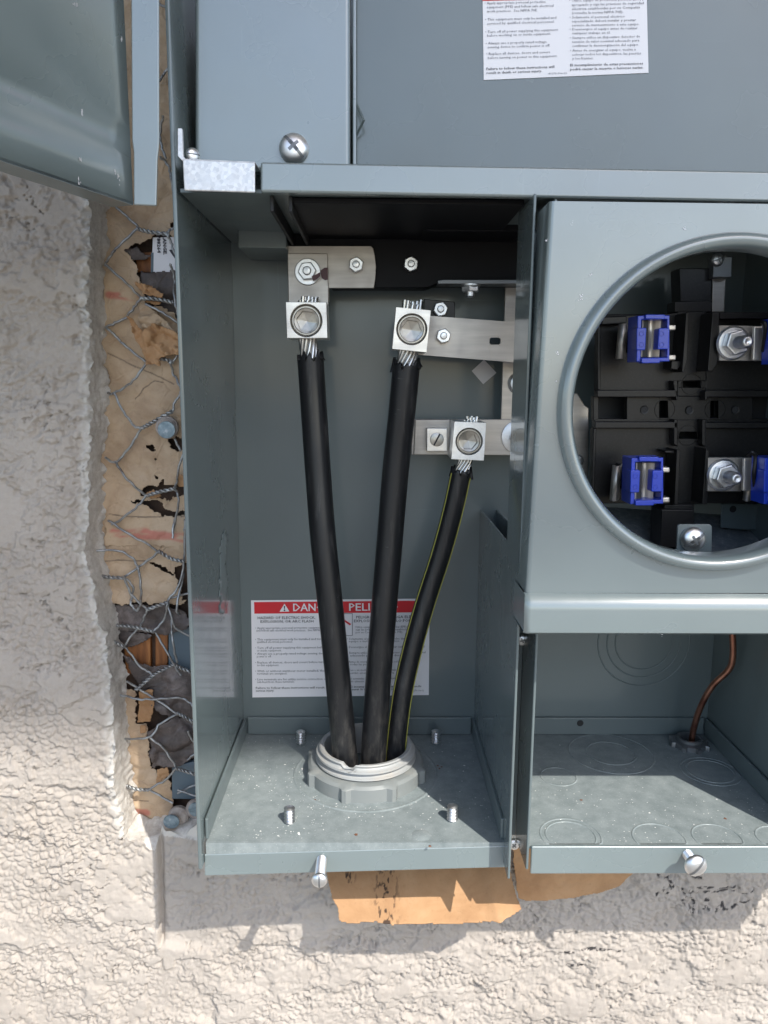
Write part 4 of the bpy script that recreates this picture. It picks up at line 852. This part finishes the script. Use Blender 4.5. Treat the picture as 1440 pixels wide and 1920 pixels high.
def jaw(dx, dy, lower=False, mirror=False, label=None):
    """one blue spring jaw; dx, dy shift in crop pixels from the upper left one"""
    q = lambda L: [z5(x+dx, y+dy) for x, y in L]
    yf = 0.030
    t = bl_t = MB()
    fr = MB(); O = [(552, 568), (706, 566), (706, 788), (546, 790)]; I = [(572, 588), (694, 586), (694, 768), (568, 770)]
    for i in range(4): fr.pprism(q([O[i], O[(i+1) % 4], I[(i+1) % 4], I[i]]), yf, yf+0.0155)
    house = fr.build('jaw_housing', M['blue'], sock, 0.0005, 2)
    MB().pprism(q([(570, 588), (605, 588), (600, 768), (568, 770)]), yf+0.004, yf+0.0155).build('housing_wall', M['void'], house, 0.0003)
    MB().pprism(q([(548, 626), (596, 626), (590, 734), (546, 734)]), yf-0.0014, yf+0.006).build('cheek', M['blue'], house, 0.0006)
    MB().pprism(q([(654, 628), (708, 626), (702, 730), (648, 730)]), yf-0.0014, yf+0.006).build('cheek', M['blue'], house, 0.0006)
    MB().pprism(q([(590, 562), (684, 562), (684, 586), (590, 584)]), yf-0.0018, yf+0.004).build('top_catch', M['blue'], house, 0.0005)
    MB().pprism(q([(570, 772), (662, 770), (660, 796), (572, 797)]), yf-0.0018, yf+0.004).build('bottom_catch', M['blue'], house, 0.0005)
    for (x, y) in ((572, 655), (572, 708), (668, 655), (668, 708)):
        MB().lathe(A(*z5(x+dx, y+dy), yf-0.0015), (0, -1, 0), [(0.0010, 0), (0.00105, 0.00015), (0.0013, 0.00015), (0.0014, 0)], 14).build('moulded_dot', M['blue'], house)
    # contact blades, two leaves forming a V
    MB().pprism(q([(574, 590), (664, 590), (656, 770), (566, 768)]), yf+0.010, yf+0.012).build('contact_blade', M['blade'], sock, 0.0003)
    MB().prism([A(*z5(576+dx, 590+dy), yf+0.003), A(*z5(612+dx, 590+dy), yf+0.009), A(*z5(606+dx, 768+dy), yf+0.009), A(*z5(568+dx, 768+dy), yf+0.003)], (0, 0.001, 0)).build('contact_blade', M['blade'], sock, 0.0003)
    MB().prism([A(*z5(664+dx, 590+dy), yf+0.003), A(*z5(626+dx, 590+dy), yf+0.009), A(*z5(620+dx, 768+dy), yf+0.009), A(*z5(656+dx, 768+dy), yf+0.003)], (0, 0.001, 0)).build('contact_blade', M['blade'], sock, 0.0003)
    MB().box(*sorted((A(*z5(560+dx, 600+dy), yf+0.014).x, A(*z5(660+dx, 600+dy), yf+0.014).x)), yf+0.0156, SB, A(*z5(600+dx, 740+dy), yf+0.014).z, A(*z5(600+dx, 620+dy), yf+0.014).z).build('jaw_stem', M['black'], sock, 0.0004)
    # spring clip leaves behind the housing
    MB().tube([A(*z5(484+dx, 608+dy), 0.055), A(*z5(478+dx, 690+dy), 0.055), A(*z5(468+dx, 774+dy), 0.055)], 0.0001, 4).v
    c = MB(); pts = [(455, 0.062), (462, 0.058), (478, 0.055), (492, 0.056), (502, 0.062), (506, 0.070)]
    ztop = A(*z5(480+dx, 606+dy), 0.056).z; zbot = A(*z5(480+dx, 775+dy), 0.056).z; vs = []
    for px_, y_ in pts:
        x_ = A(*z5(px_+dx, 690+dy), y_).x; vs += [(x_, y_, ztop), (x_-0.0006, y_, zbot)]
    c.add(vs, [(2*i, 2*i+1, 2*i+3, 2*i+2) for i in range(len(pts)-1)]); o = c.build('spring_clip', M['blade'], sock, sharp=80); md = o.modifiers.new('t', 'SOLIDIFY'); md.thickness = 0.0009
    for (y0_, y1_) in ((612, 638), (756, 782)):
        MB().pprism(q([(700, y0_), (738, y0_), (738, y1_), (700, y1_)]), 0.052, 0.060).build('clip_tab', M['blade'], sock, 0.0008, 3)
jaw(0, 0); jaw(-30, 684)
jaw(668, 10); jaw(612, 684)
# terminal studs with nuts on their plates
for (cx_, cy_, pl, nx_, ny_) in ((1008, 700, [(945, 615), (1110, 617), (1112, 785), (945, 785)], 1045, 693), (960, 1333, [(890, 1250), (1062, 1250), (1050, 1412), (888, 1412)], 992, 1338)):
    bl('terminal_plate', pl, 0.056, 0.060, 'bus', bevel=0.0003)
    x1_ = pl[1][0]; bl('terminal_spring', [(x1_, pl[1][1]), (x1_+48, pl[1][1]), (x1_+40, pl[2][1]), (x1_-6, pl[2][1])], 0.050, 0.0525, 'blade', bevel=0.001)
    c = A(*z5(cx_, cy_), 0.0556); n2 = A(*z5(cx_+14, cy_+2), 0.047)
    wo = MB().lathe(c, (0, -1, 0), [(0, 0), (0.0093, 0), (0.0095, 0.0006), (0.0085, 0.0016), (0.0070, 0.0018), (0, 0.0018)], 32).build('terminal_nut', M['zinc'], sock)
    hexa(c+Vector((0, -0.0017, 0)), (0, -1, 0), 0.0072, 0.0060, 0.3).build('hex_body', M['zinc'], wo, 0.0004)
    ln = 0.017; MB().lathe(c, (0, -1, 0), [(0, 0), (0.0034, 0.004)]+[(0.0036 if k % 2 else 0.0031, 0.007+0.0007*k) for k in range(15)]+[(0.0026, 0.0182), (0.0018, 0.0184), (0, 0.0172)], 20).build('threaded_stud', M['zinc'], wo, sharp=60)
# small dark spring wires on the right jaw
MB().tube(bez([A(*z5(1080, 1240), 0.042), A(*z5(1100, 1225), 0.040), A(*z5(1120, 1250), 0.040), A(*z5(1112, 1330), 0.040), A(*z5(1120, 1420), 0.044)], 6), 0.0013, 8).build('retaining_wire', M['black'], sock)
MB().tube(bez([A(*z5(1150, 600), 0.042), A(*z5(1165, 620), 0.040), A(*z5(1155, 740), 0.044)], 6), 0.0013, 8).build('retaining_wire', M['black'], sock)

# ================================================================= BUS BARS AND LUGS
def lug(parent, name, corners, y0, y1, bc, R, mt='lug'):
    """lug block with a bored round hole and a hexagon socket screw in it"""
    co = [A(*q, y0) for q in corners]; c = A(*bc, y0)
    angs = sorted(set([round(2*PI*k/48, 6) for k in range(48)]+[round(math.atan2(p.z-c.z, p.x-c.x) % (2*PI), 6) for p in co]))
    def hit(q):
        d = Vector((math.cos(q), 0, math.sin(q))); best = 9
        for i in range(4):
            a = co[i]; e = co[(i+1) % 4]-a; den = d.x*e.z-d.z*e.x
            if abs(den) < 1e-9: continue
            t = ((a.x-c.x)*e.z-(a.z-c.z)*e.x)/den; s_ = ((a.x-c.x)*d.z-(a.z-c.z)*d.x)/den
            if t > 0 and -1e-4 <= s_ <= 1.0001: best = min(best, t)
        return best
    n = len(angs); vs = []
    for q in angs: t = hit(q); vs.append((c.x+math.cos(q)*t, y1, c.z+math.sin(q)*t))
    for q in angs: t = hit(q); vs.append((c.x+math.cos(q)*t, y0, c.z+math.sin(q)*t))
    for rr, yy in ((R, y0), (R*0.97, y0+0.0008), (R*0.97, y0+0.006)):
        for q in angs: vs.append((c.x+math.cos(q)*rr, yy, c.z+math.sin(q)*rr))
    fs = [(i*n+k, i*n+(k+1) % n, (i+1)*n+(k+1) % n, (i+1)*n+k) for i in range(4) for k in range(n)]
    fs += [tuple(range(n))]
    o = MB().add(vs, fs).build(name, M[mt], parent, 0.0004, 2, 40)
    # set screw: ring with hexagonal recess
    Rs = R*0.93; hx = R*0.66; vs = []; N = 48
    def hr(q): q = (q+0.15) % (PI/3)-PI/6; return hx*math.cos(PI/6)/math.cos(q)
    rows_ = [(lambda q: Rs, 0.006), (lambda q: Rs, 0.0014), (lambda q: Rs*0.93, 0.0008), (lambda q: R*0.79, 0.0008), (lambda q: R*0.75, 0.0016), (hr, 0.0020), (lambda q: hr(q)*0.98, 0.0062), (lambda q: 0.00001, 0.0072)]
    for fn, yy in rows_:
        for k in range(N): q = 2*PI*k/N; vs.append((c.x+math.cos(q)*fn(q), y0+yy, c.z+math.sin(q)*fn(q)))
    MB().add(vs, [(i*N+k, i*N+(k+1) % N, (i+1)*N+(k+1) % N, (i+1)*N+k) for i in range(len(rows_)-1) for k in range(N)]).build('set_screw', M['lug_in'], o, sharp=40)
    return o
def bolt(parent, px, y, r, washer=None, rot=0.2, hollow=True):
    c = A(*px, y)
    if washer: MB().lathe(c, (0, -1, 0), [(0, 0), (washer, 0), (washer, 0.0007), (washer*0.95, 0.0010), (0, 0.0010)], 32).build('washer', M['zinc'], parent)
    o = hexa(c+Vector((0, -0.0008, 0)), (0, -1, 0), r, 0.0042, rot).build('nut', M['zinc'], parent, 0.0003)
    MB().lathe(c+Vector((0, -0.0050, 0)), (0, -1, 0), [(r*0.80, -0.0004), (r*0.78, 0.0003), (r*0.62, 0.0003), (r*0.60, -0.0010)], 24).build('collar', M['zinc'], o)
    MB().lathe(c+Vector((0, -0.0040, 0)), (0, -1, 0), [(0.0, 0.0030), (r*0.36, 0.0028), (r*0.46, 0.0022), (r*0.46, 0.0)], 20).build('bolt_end', M['zinc'], o)
    return o
t1_ = thing('line_terminal', 'upper left bus plate and lug clamping the leftmost black cable', 'cable terminal', A(577, 600, 0.1))
MB().pprism([(540, 461), (696, 461), (700, 466), (703, 480), (705, 500), (704, 520), (701, 540), (617, 540), (617, 566), (540, 566)], 0.0985, 0.1015).build('bus_plate', M['bus'], t1_, 0.0003)
MB().pprism([(539, 475), (614, 475), (616, 574), (541, 574)], 0.0945, 0.0980).build('lug_tang', M['bus'], t1_, 0.0004)
lug(t1_, 'lug', [(535.5, 566), (612, 566.5), (614, 634), (538, 634)], 0.074, 0.098, (574, 601), 0.0094)
bolt(t1_, (577, 510), 0.0940, 0.0056, 0.0078, 0.1); bolt(t1_, (668, 498), 0.0980, 0.0047, None, 0.4)
MB().pprism([zj(410, 350), zj(455, 318), zj(486, 318), zj(488, 432), zj(462, 440), zj(430, 420)], 0.0942, 0.09445).build('marker_spot', M['maroon'], t1_)
MB().pprism([zj(330, 402), zj(375, 382), zj(412, 362), zj(414, 400), zj(384, 425), zj(345, 448)], 0.0886, 0.0889).build('marker_spot', M['maroon'], t1_)
sup = thing('insulator_support', 'black insulating bus support at the top of the left box', 'insulator', A(840, 530, 0.11))
MB().pprism([(538, 436), (1040, 436), (1040, 534), (815, 534), (800, 540), (620, 540), (620, 470), (538, 470)], 0.1025, 0.1180).build('support_block', M['board'], sup, 0.0008)
MB().pprism([(780, 396), (985, 396), (985, 434), (810, 434), (780, 426)], 0.070, 0.130).build('upper_block', M['board'], sup, 0.0008)
bolt(sup, (770, 497), 0.1024, 0.0047, None, 0.4)
MB().pprism([(821, 526), (832, 524.5), (1040, 524.5), (1040, 532), (821, 532)], 0.0950, 0.110).build('bus_edge', M['cast'], sup, 0.0003)
c = A(882, 533, 0.1); hexa(c, (0, 0, -1), 0.0056, 0.0045, 0.2).build('hanging_nut', M['zinc'], sup, 0.0003)
MB().lathe(c, (0, 0, -1), [(0, 0.003), (0.0062, 0.0002), (0.0062, 0.0010), (0.0028, 0.0044), (0.0028, 0.0070), (0.002, 0.0078), (0, 0.0078)], 20).build('bolt_end', M['zinc'], sup)
MB().pprism([(795, 560), (853, 566), (853, 600), (795, 600)], 0.106, 0.125).build('lower_block', M['black'], sup, 0.0005)
bolt(sup, (825, 581), 0.1055, 0.0047, None, 0.2)
t2_ = thing('line_terminal', 'middle tilted bus bar and lug clamping the centre black cable', 'cable terminal', A(770, 620, 0.1))
bb_ = [A(*zk(430, 268), 0.0905), A(1100, 614, 0.0905), A(1100, 690, 0.0905), A(*zk(330, 643), 0.0905)]
xlim = 0.215
def clipx(p, q, x): t = (x-p.x)/(q.x-p.x); return p.lerp(q, t)
bb_[1] = clipx(bb_[0], bb_[1], xlim); bb_[2] = clipx(bb_[3], bb_[2], xlim)
# bar with an open slot
S = [A(*zk(x, y), 0.0905) for x, y in ((1018, 492), (1030, 478), (1112, 478), (1126, 492), (1126, 530), (1112, 546), (1032, 546), (1018, 530))]
mbx = MB(); L_ = [bb_[0], bb_[1], bb_[2], bb_[3]]
sl, sr = S[0], S[3]
def on(a, b, x): t = (x-a.x)/(b.x-a.x); return a.lerp(b, t)
tl = on(bb_[0], bb_[1], sl.x); tr = on(bb_[0], bb_[1], sr.x); bl_ = on(bb_[3], bb_[2], sl.x); br_ = on(bb_[3], bb_[2], sr.x)
off = (0, 0.0032, 0)
mbx.prism([bb_[0], tl, bl_, bb_[3]], off); mbx.prism([tr, bb_[1], bb_[2], br_], off)
mbx.prism([tl, tr, S[3], S[2], S[1], S[0]], off); mbx.prism([S[7], S[6], S[5], S[4], br_, bl_], off)
mbx.build('bus_bar', M['bus'], t2_)
lug(t2_, 'lug', [zk(118, 185), zk(452, 216), zk(410, 620), zk(80, 586)], 0.0660, 0.0900, zk(268, 398), 0.0090)
bolt(t2_, zk(568, 466), 0.0904, 0.0046, None, 0.3)
vb = thing('neutral_bar', 'flat vertical metal bar at the right rear of the left box', 'bus bar', A(960, 780, 0.12))
MB().pprism([(948, 533), (1004, 533), (992, 800), (939, 800)], 0.1185, 0.1215).build('bar', M['bus'], vb, 0.0003)
c = A(*zk(1300, 920), 0.118); MB().lathe(c, (0, -1, 0), [(0, 0.0045), (0.003, 0.0042), (0.0058, 0.0028), (0.0072, 0.0), (0, 0)], 24).build('bolt_head', M['zinc'], vb)
t3_ = thing('neutral_terminal', 'lower right bus bar with square lug clamping the yellow-striped cable', 'cable terminal', A(870, 820, 0.11))
e_ = A(966, 852, 0.108); xr_ = 0.205
zt_ = A(850, 786, 0.108).z; zb_ = A(850, 853, 0.108).z
MB().box(A(772, 820, 0.108).x, xr_, 0.108, 0.1115, zb_, zt_).build('bus_bar', M['bus'], t3_, 0.0004)
MB().pprism([zk(300, 1268), zk(420, 1268), zk(640, 1268), zk(640, 1610), zk(400, 1610), zk(285, 1610)], 0.1062, 0.1079).build('bent_strap', M['bus'], t3_, 0.0006)
sq = MB().pprism([zk(412, 1352), zk(610, 1352), zk(610, 1576), zk(412, 1576)], 0.0985, 0.1060).build('square_clamp', M['lug'], t3_, 0.0005)
cs = A(*zk(510, 1462), 0.0984); MB().lathe(cs, (0, -1, 0), [(0, 0.0002), (0.0038, 0.0003), (0.0044, 0.0)], 32).build('clamp_screw', M['lug_in'], sq)
a_ = Vector((math.cos(1.1), 0, math.sin(1.1))); b2 = Vector((-math.sin(1.1), 0, math.cos(1.1)))
MB().prism([cs+a_*0.0040+b2*0.0005+Vector((0, -0.00045, 0)), cs+a_*0.0040-b2*0.0005+Vector((0, -0.00045, 0)), cs-a_*0.0040-b2*0.0005+Vector((0, -0.00045, 0)), cs-a_*0.0040+b2*0.0005+Vector((0, -0.00045, 0))], (0, 0.0001, 0)).build('screw_slot', M['void'], sq)
lug(t3_, 'lug', [zk(680, 1288), zk(985, 1300), zk(962, 1664), zk(650, 1650)], 0.0800, 0.1060, zk(822, 1480), 0.0084, 'zinc')
bolt(t3_, zk(1290, 1435), 0.1078, 0.0062, 0.0105, 0.2)

# ================================================================= CABLES
def cable(name, lb, pts_px, ys, r, strands_px, sy, top_px, stripe=False, tuck=None):
    t = thing(name, lb, 'cable', AZ(*pts_px[-1], FZ), 'service cables in the left box')
    P_ = [A(x, y, yy) for (x, y), yy in zip(pts_px, ys)]
    last = P_[-1]; P_ += [last+Vector((0, 0, -0.02))+(last-P_[-2]).normalized()*0.01]
    c = bez(P_, 16)
    n = 40; mb = MB(); mb.tube(c, r, n, False)
    # ragged cut end and gentle unevenness
    for k in range(n):
        x, y, z = mb.v[k]; mb.v[k] = (x, y, z+0.0035*math.sin(k*1.9)*math.sin(k*0.37+1)+0.002*random.uniform(-1, 1))
        x, y, z = mb.v[n+k]; s_ = 1+0.03*math.sin(k*1.3); cc_ = c[1]; mb.v[n+k] = (cc_.x+(x-cc_.x)*s_, cc_.y+(y-cc_.y)*s_, z)
    o = mb.build('jacket', M['rubber'], t, sharp=60); so_ = o.modifiers.new('thickness', 'SOLIDIFY'); so_.thickness = 0.0016; so_.offset = -1
    if stripe:
        for sgn in (1, -1):
            q = []
            for i in range(2, len(c)-1):
                tt = (c[i+1]-c[i-1]).normalized(); sd_ = tt.cross(Vector((0, 1, 0))).normalized(); fr_ = sd_.cross(tt).normalized()
                if fr_.y > 0: fr_ = -fr_
                an = 0.42; q.append(c[i]+(sd_*sgn*math.cos(an)+fr_*math.sin(an))*(r+0.00002))
            MB().tube(q, 0.00042, 6).build('yellow_stripe', M['yellow'], t)
    # bare strands from jacket into the lug
    a = A(*strands_px, sy); b = A(*top_px, sy+0.002); base = c[2]; m_ = MB(); k_ = 0
    for ring, cnt in ((0.0, 1), (0.33, 6), (0.66, 11)):
        for j in range(cnt):
            pts = []
            for s_ in np.linspace(0, 1, 14):
                q = 2*PI*j/cnt+1.5*s_+ring*4; rr = r*ring*(1.0-0.12*math.sin(s_*PI))*(0.95 if ring else 1)
                p = base.lerp(a, min(s_/0.55, 1)) if s_ < 0.55 else a.lerp(b, (s_-0.55)/0.45)
                pts.append(p+Vector((math.cos(q)*rr, math.sin(q)*rr*0.85, random.uniform(-0.0016, 0.0016) if s_ > 0.99 else 0)))
            m_.tube(pts, 0.00128 if r > 0.007 else 0.0011, 7); k_ += 1
    m_.build('bare_strands', M['strand'], t, sharp=60)
    return t
HY = lambda px, py: AZ(px, py, FZ+0.022).y
cable('power_cable', 'leftmost thick black cable from the upper left lug down into the hub', [(582, 669), (588, 760), (596, 880), (606, 1010), (620, 1140), (635, 1290), (647, 1425)], [0.086, 0.086, 0.084, 0.080, 0.077, 0.074, 0.072], 0.0080, (577, 640), 0.086, (578, 561))
cable('power_cable', 'centre thick black cable from the middle lug down into the hub', [(762, 683), (754, 770), (742, 880), (731, 1010), (720, 1140), (708, 1290), (700, 1425)], [0.078, 0.080, 0.082, 0.082, 0.080, 0.078, 0.076], 0.0082, (765, 660), 0.078, (774, 568))
cable('neutral_cable', 'thinner black cable with two yellow stripes down into the hub', [(865, 883), (848, 960), (826, 1040), (797, 1130), (772, 1220), (753, 1310), (741, 1418)], [0.092, 0.093, 0.094, 0.093, 0.090, 0.086, 0.083], 0.0066, (872, 864), 0.092, (882, 785), stripe=True)

# ================================================================= HUB, LOCKNUTS, COPPER WIRE
hub = thing('conduit_hub', 'grey threaded plastic conduit end with castellated locknut on the left floor', 'conduit', HC)
RO_ = 0.0308; RI = 0.0268
pr = [(RI-0.0004, -0.03), (RI-0.0004, 0.0180), (RI+0.0004, 0.0200), (RO_-0.0012, 0.0205), (RO_-0.0004, 0.0198)]
zt_ = 0.0190
for k in range(3):
    z_ = 0.0190-k*0.0042; pr += [(RO_-0.0014+k*0.0004, z_-0.0006), (RO_-0.0010+k*0.0004, z_-0.0014), (RO_+0.0014+k*0.0004, z_-0.0020), (RO_+0.0016+k*0.0004, z_-0.0031), (RO_-0.0002+k*0.0004, z_-0.0040)]
pr += [(RO_, 0.002), (RO_, -0.03)]
mb = MB().lathe(HC, (0, 0, 1), pr, 96)
for i, (x, y, z) in enumerate(mb.v):                    # chipped rim at the front
    d = math.hypot(x-(HC.x-0.0095), y-(HC.y-0.0265)); 
    if d < 0.0042 and z > HC.z+0.0150: mb.v[i] = (x, y, z-0.0022*(0.5+random.random()*0.8))
mb.build('threaded_conduit', M['pvc'], hub, sharp=50)
def locknut(parent, c, ri, ro, h, nl, lw, lh, m, top=0.7, bev=0.0005, rot=0.0):
    mb = MB(); N = nl*12; rows_ = []; vs = []
    def rad(q): k = ((q+rot) % (2*PI/nl))/(2*PI/nl); return ro+(lh if k < lw else 0.0)
    for fn, z in ((lambda q: ri, 0), (lambda q: rad(q), 0), (lambda q: rad(q), h*top), (lambda q: ro-0.0004 if rad(q) <= ro else rad(q)-0.0006, h*top+0.0004), (lambda q: ro-0.0018, h*0.93), (lambda q: ri+0.0008, h), (lambda q: ri, h*0.98)):
        for k in range(N): q = 2*PI*(k+0.5)/N; vs.append((c.x+math.cos(q)*fn(q), c.y+math.sin(q)*fn(q), c.z+z))
    R_ = 7; mb.add(vs, [(i*N+k, i*N+(k+1) % N, ((i+1) % R_)*N+(k+1) % N, ((i+1) % R_)*N+k) for i in range(R_) for k in range(N)])
    return mb.build('locknut', m, parent, 0, sharp=30)
ln = locknut(hub, HC, 0.0300, 0.0378, 0.0108, 8, 0.16, 0.0026, M['nutpvc'], 0.78, rot=0.36)
dt = MB().lathe(HC, (0, 0, 1), [(0.0326, 0.0096), (0.0340, 0.0092), (0.0356, 0.0087), (0.0366, 0.0087)], 96); dt.v = [(x, y, z+0.0005*random.random()) for x, y, z in dt.v]; dt.build('dust_ring', M['dirt'], ln)
hub2 = thing('ground_bushing', 'small dark locknut bushing on the right floor around the copper wire', 'locknut', AZ(1292, 1396, FZ))
c2 = AZ(1292, 1397, FZ)
locknut(hub2, c2, 0.0080, 0.0118, 0.0040, 8, 0.34, 0.0022, M['cast'], 0.75)
MB().lathe(c2, (0, 0, 1), [(0.0068, -0.006), (0.0068, 0.0058), (0.0072, 0.0062), (0.0086, 0.0060), (0.0086, 0.0)], 32).build('bushing_throat', M['cast'], hub2)
cw = thing('copper_wire', 'bare copper ground wire bent down into the small bushing', 'wire', c2)
pts = [A(1366, 1130, 0.080), A(1373, 1186, 0.084), A(1374, 1232, 0.088), A(1366, 1256, 0.092), A(1336, 1286, 0.100), A(1314, 1325, 0.108), A(1301, 1365, 0.114), A(1296, 1396, 0.1185)]
pts.append(pts[-1]+Vector((0, 0.001, -0.010))); MB().tube(bez(pts, 8), 0.0021, 14).build('wire_strand', M['copper'], cw, sharp=80)

# ================================================================= THE OPEN DOOR
P0 = A(250, 384, -0.0106); Q0 = AZ(0, 300, P0.z); dr = (Q0-P0); dr.z = 0; dr = dr.normalized(); nrm = Vector((-dr.y, dr.x, 0))
if nrm.x < 0: nrm = -nrm
Ldoor = 0.34
# crease line on the door plane
k0 = AP(250, 262, P0, nrm); k1 = AP(0, 152, P0, nrm); sl_ = (k1.z-k0.z)/((k1-k0).dot(dr)+1e-9)
zt0 = ZTOP
def dpt(s_, z, o_): return P0+dr*s_+Vector((0, 0, z-P0.z))+nrm*o_
prof_d = []          # (z relative at s, offset) rows; the crease runs almost parallel to the bottom edge
rows_ = [(None, 0.0), (-0.0085, 0.0), (-0.0045, 0.0040), (0.0045, 0.0040), (0.0085, 0.0), ('top', 0.0)]
vs = []; SS = [0.0, 0.01, 0.05, 0.15, Ldoor]
for zz, of in rows_:
    for s_ in SS:
        zc = k0.z+sl_*s_
        z = P0.z if zz is None else (zt0 if zz == 'top' else zc+zz)
        vs.append(dpt(s_, z, -of if 0 < s_ else 0))
ns = len(SS); mb = MB().add(vs, [(i*ns+k, i*ns+k+1, (i+1)*ns+k+1, (i+1)*ns+k) for i in range(len(rows_)-1) for k in range(ns-1)])
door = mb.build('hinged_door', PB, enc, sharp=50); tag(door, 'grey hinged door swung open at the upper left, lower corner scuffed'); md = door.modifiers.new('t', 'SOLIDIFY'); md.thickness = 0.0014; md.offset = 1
e0 = A(250, 384, -0.0106); e1 = A(293, 386, -0.010)
MB().prism([A(250, 384, -0.0106), A(293, 386, -0.0102), A(295, 300, -0.0102), A(298, 268, -0.0102), A(297, -400, -0.0102), A(243, -400, -0.0106), A(247, 262, -0.0106), A(250, 285, -0.0106)], (0, 0.0014, 0)).build('door_flange', PB, door, 0.0006, 3)
MB().prism([dpt(0, P0.z-0.0002, 0), dpt(Ldoor, P0.z-0.0002, 0), dpt(Ldoor, P0.z-0.0002, -0.012), dpt(0, P0.z-0.0002, -0.012)], (0, 0, 0.0014)).build('door_bottom_return', P, door)
# scuffs of bare metal / paint chips
sc = MB()
for (x, y, w_, h_) in ((214, 316, 12, 34), (148, 292, 4, 6), (146, 330, 5, 12), (226, 66, 2, 6), (152, 204, 2, 8), (134, 4, 12, 2)):
    for k in range(7):
        a, b = x+random.uniform(0, w_), y+random.uniform(0, h_); l = random.uniform(2, 8); ww = random.uniform(0.4, 1.3)
        sc.add([AP(a, b, P0+nrm*0.0004, nrm), AP(a+ww, b, P0+nrm*0.0004, nrm), AP(a+ww+0.8, b+l, P0+nrm*0.0004, nrm), AP(a+0.5, b+l, P0+nrm*0.0004, nrm)], [(0, 1, 2, 3)])
sc.build('paint_scuffs', M['sticker'], door)
# paint chips on the meter cover
ch = MB()
for (x, y, s_) in ((1073, 418, 5), (1090, 555, 5), (1088, 562, 4), (1044, 662, 3), (1043, 715, 2), (1109, 515, 3), (1284, 429, 5), (1025, 450, 2), (1295, 450, 4), (1240, 1188, 4)):
    for k in range(5):
        a, b = x+random.gauss(0, s_*0.5), y+random.gauss(0, s_*0.5); r_ = random.uniform(0.5, 1.5)
        q_ = [A(a+r_*math.cos(t)*random.uniform(0.5, 1.4), b+r_*math.sin(t)*random.uniform(0.5, 1.4), CY-0.0003) for t in (0, 1.2, 2.5, 3.7, 5)]; ch.add(q_, [tuple(range(5))])
tag(ch.build('paint_chips', M['label'], cov), kind='stuff')

# ================================================================= CRUMBS ON THE FLOORS
def crumbs(name, pts, m, lb, smin=0.0003, smax=0.0010, squash=0.5):
    mb = MB()
    for p in pts:
        s_ = random.uniform(smin, smax)*(1.8 if random.random() < 0.06 else 1); q = random.random()*6
        vs = []
        for k in range(5): a = q+k*1.257; vs.append((p.x+math.cos(a)*s_*random.uniform(0.5, 1.2), p.y+math.sin(a)*s_*random.uniform(0.5, 1.2), p.z+0.0001))
        vs.append((p.x, p.y, p.z+s_*squash)); mb.add(vs, [(k, (k+1) % 5, 5) for k in range(5)]+[(4, 3, 2, 1, 0)])
    return tag(mb.build(name, m), lb, 'debris', None, 'stuff')
pts = []
while len(pts) < 330:
    x = random.uniform(0.004, 0.163); y = random.uniform(0.008, 0.134)
    if random.random() < min(1, max(0.05, 14*(float(fbm(x, y, 0.03, 3, 4))-0.48)))*(1.0 if y < 0.09 else 0.35)*(1.0 if x < 0.07 else 0.6) and math.hypot(x-HC.x, y-HC.y) > 0.041: pts.append(Vector((x, y, FZ)))
crumbs('metal_crumbs', pts, M['crumb'], 'tiny pale shavings scattered on the left box floor', 0.00015, 0.00055)
pts = []
while len(pts) < 200:
    x = random.uniform(XC+0.004, XR2-0.004); y = random.uniform(0.004, 0.12)
    if random.random() < (1.0 if y < 0.06 else 0.25): pts.append(Vector((x, y, FZ)))
crumbs('metal_crumbs', pts, M['crumb'], 'tiny pale shavings scattered on the right box floor', 0.00015, 0.0005)
crumbs('dark_crumbs', [AZ(824, 1441, FZ), AZ(821, 1436, FZ), AZ(828, 1438, FZ), AZ(590, 1500, FZ), AZ(806, 1587, FZ), AZ(668, 1565, FZ), AZ(1090, 1500, FZ), AZ(1360, 1535, FZ)], M['crumb_d'], 'few brown crumbs on the floor right of the conduit hub', 0.0005, 0.0014)
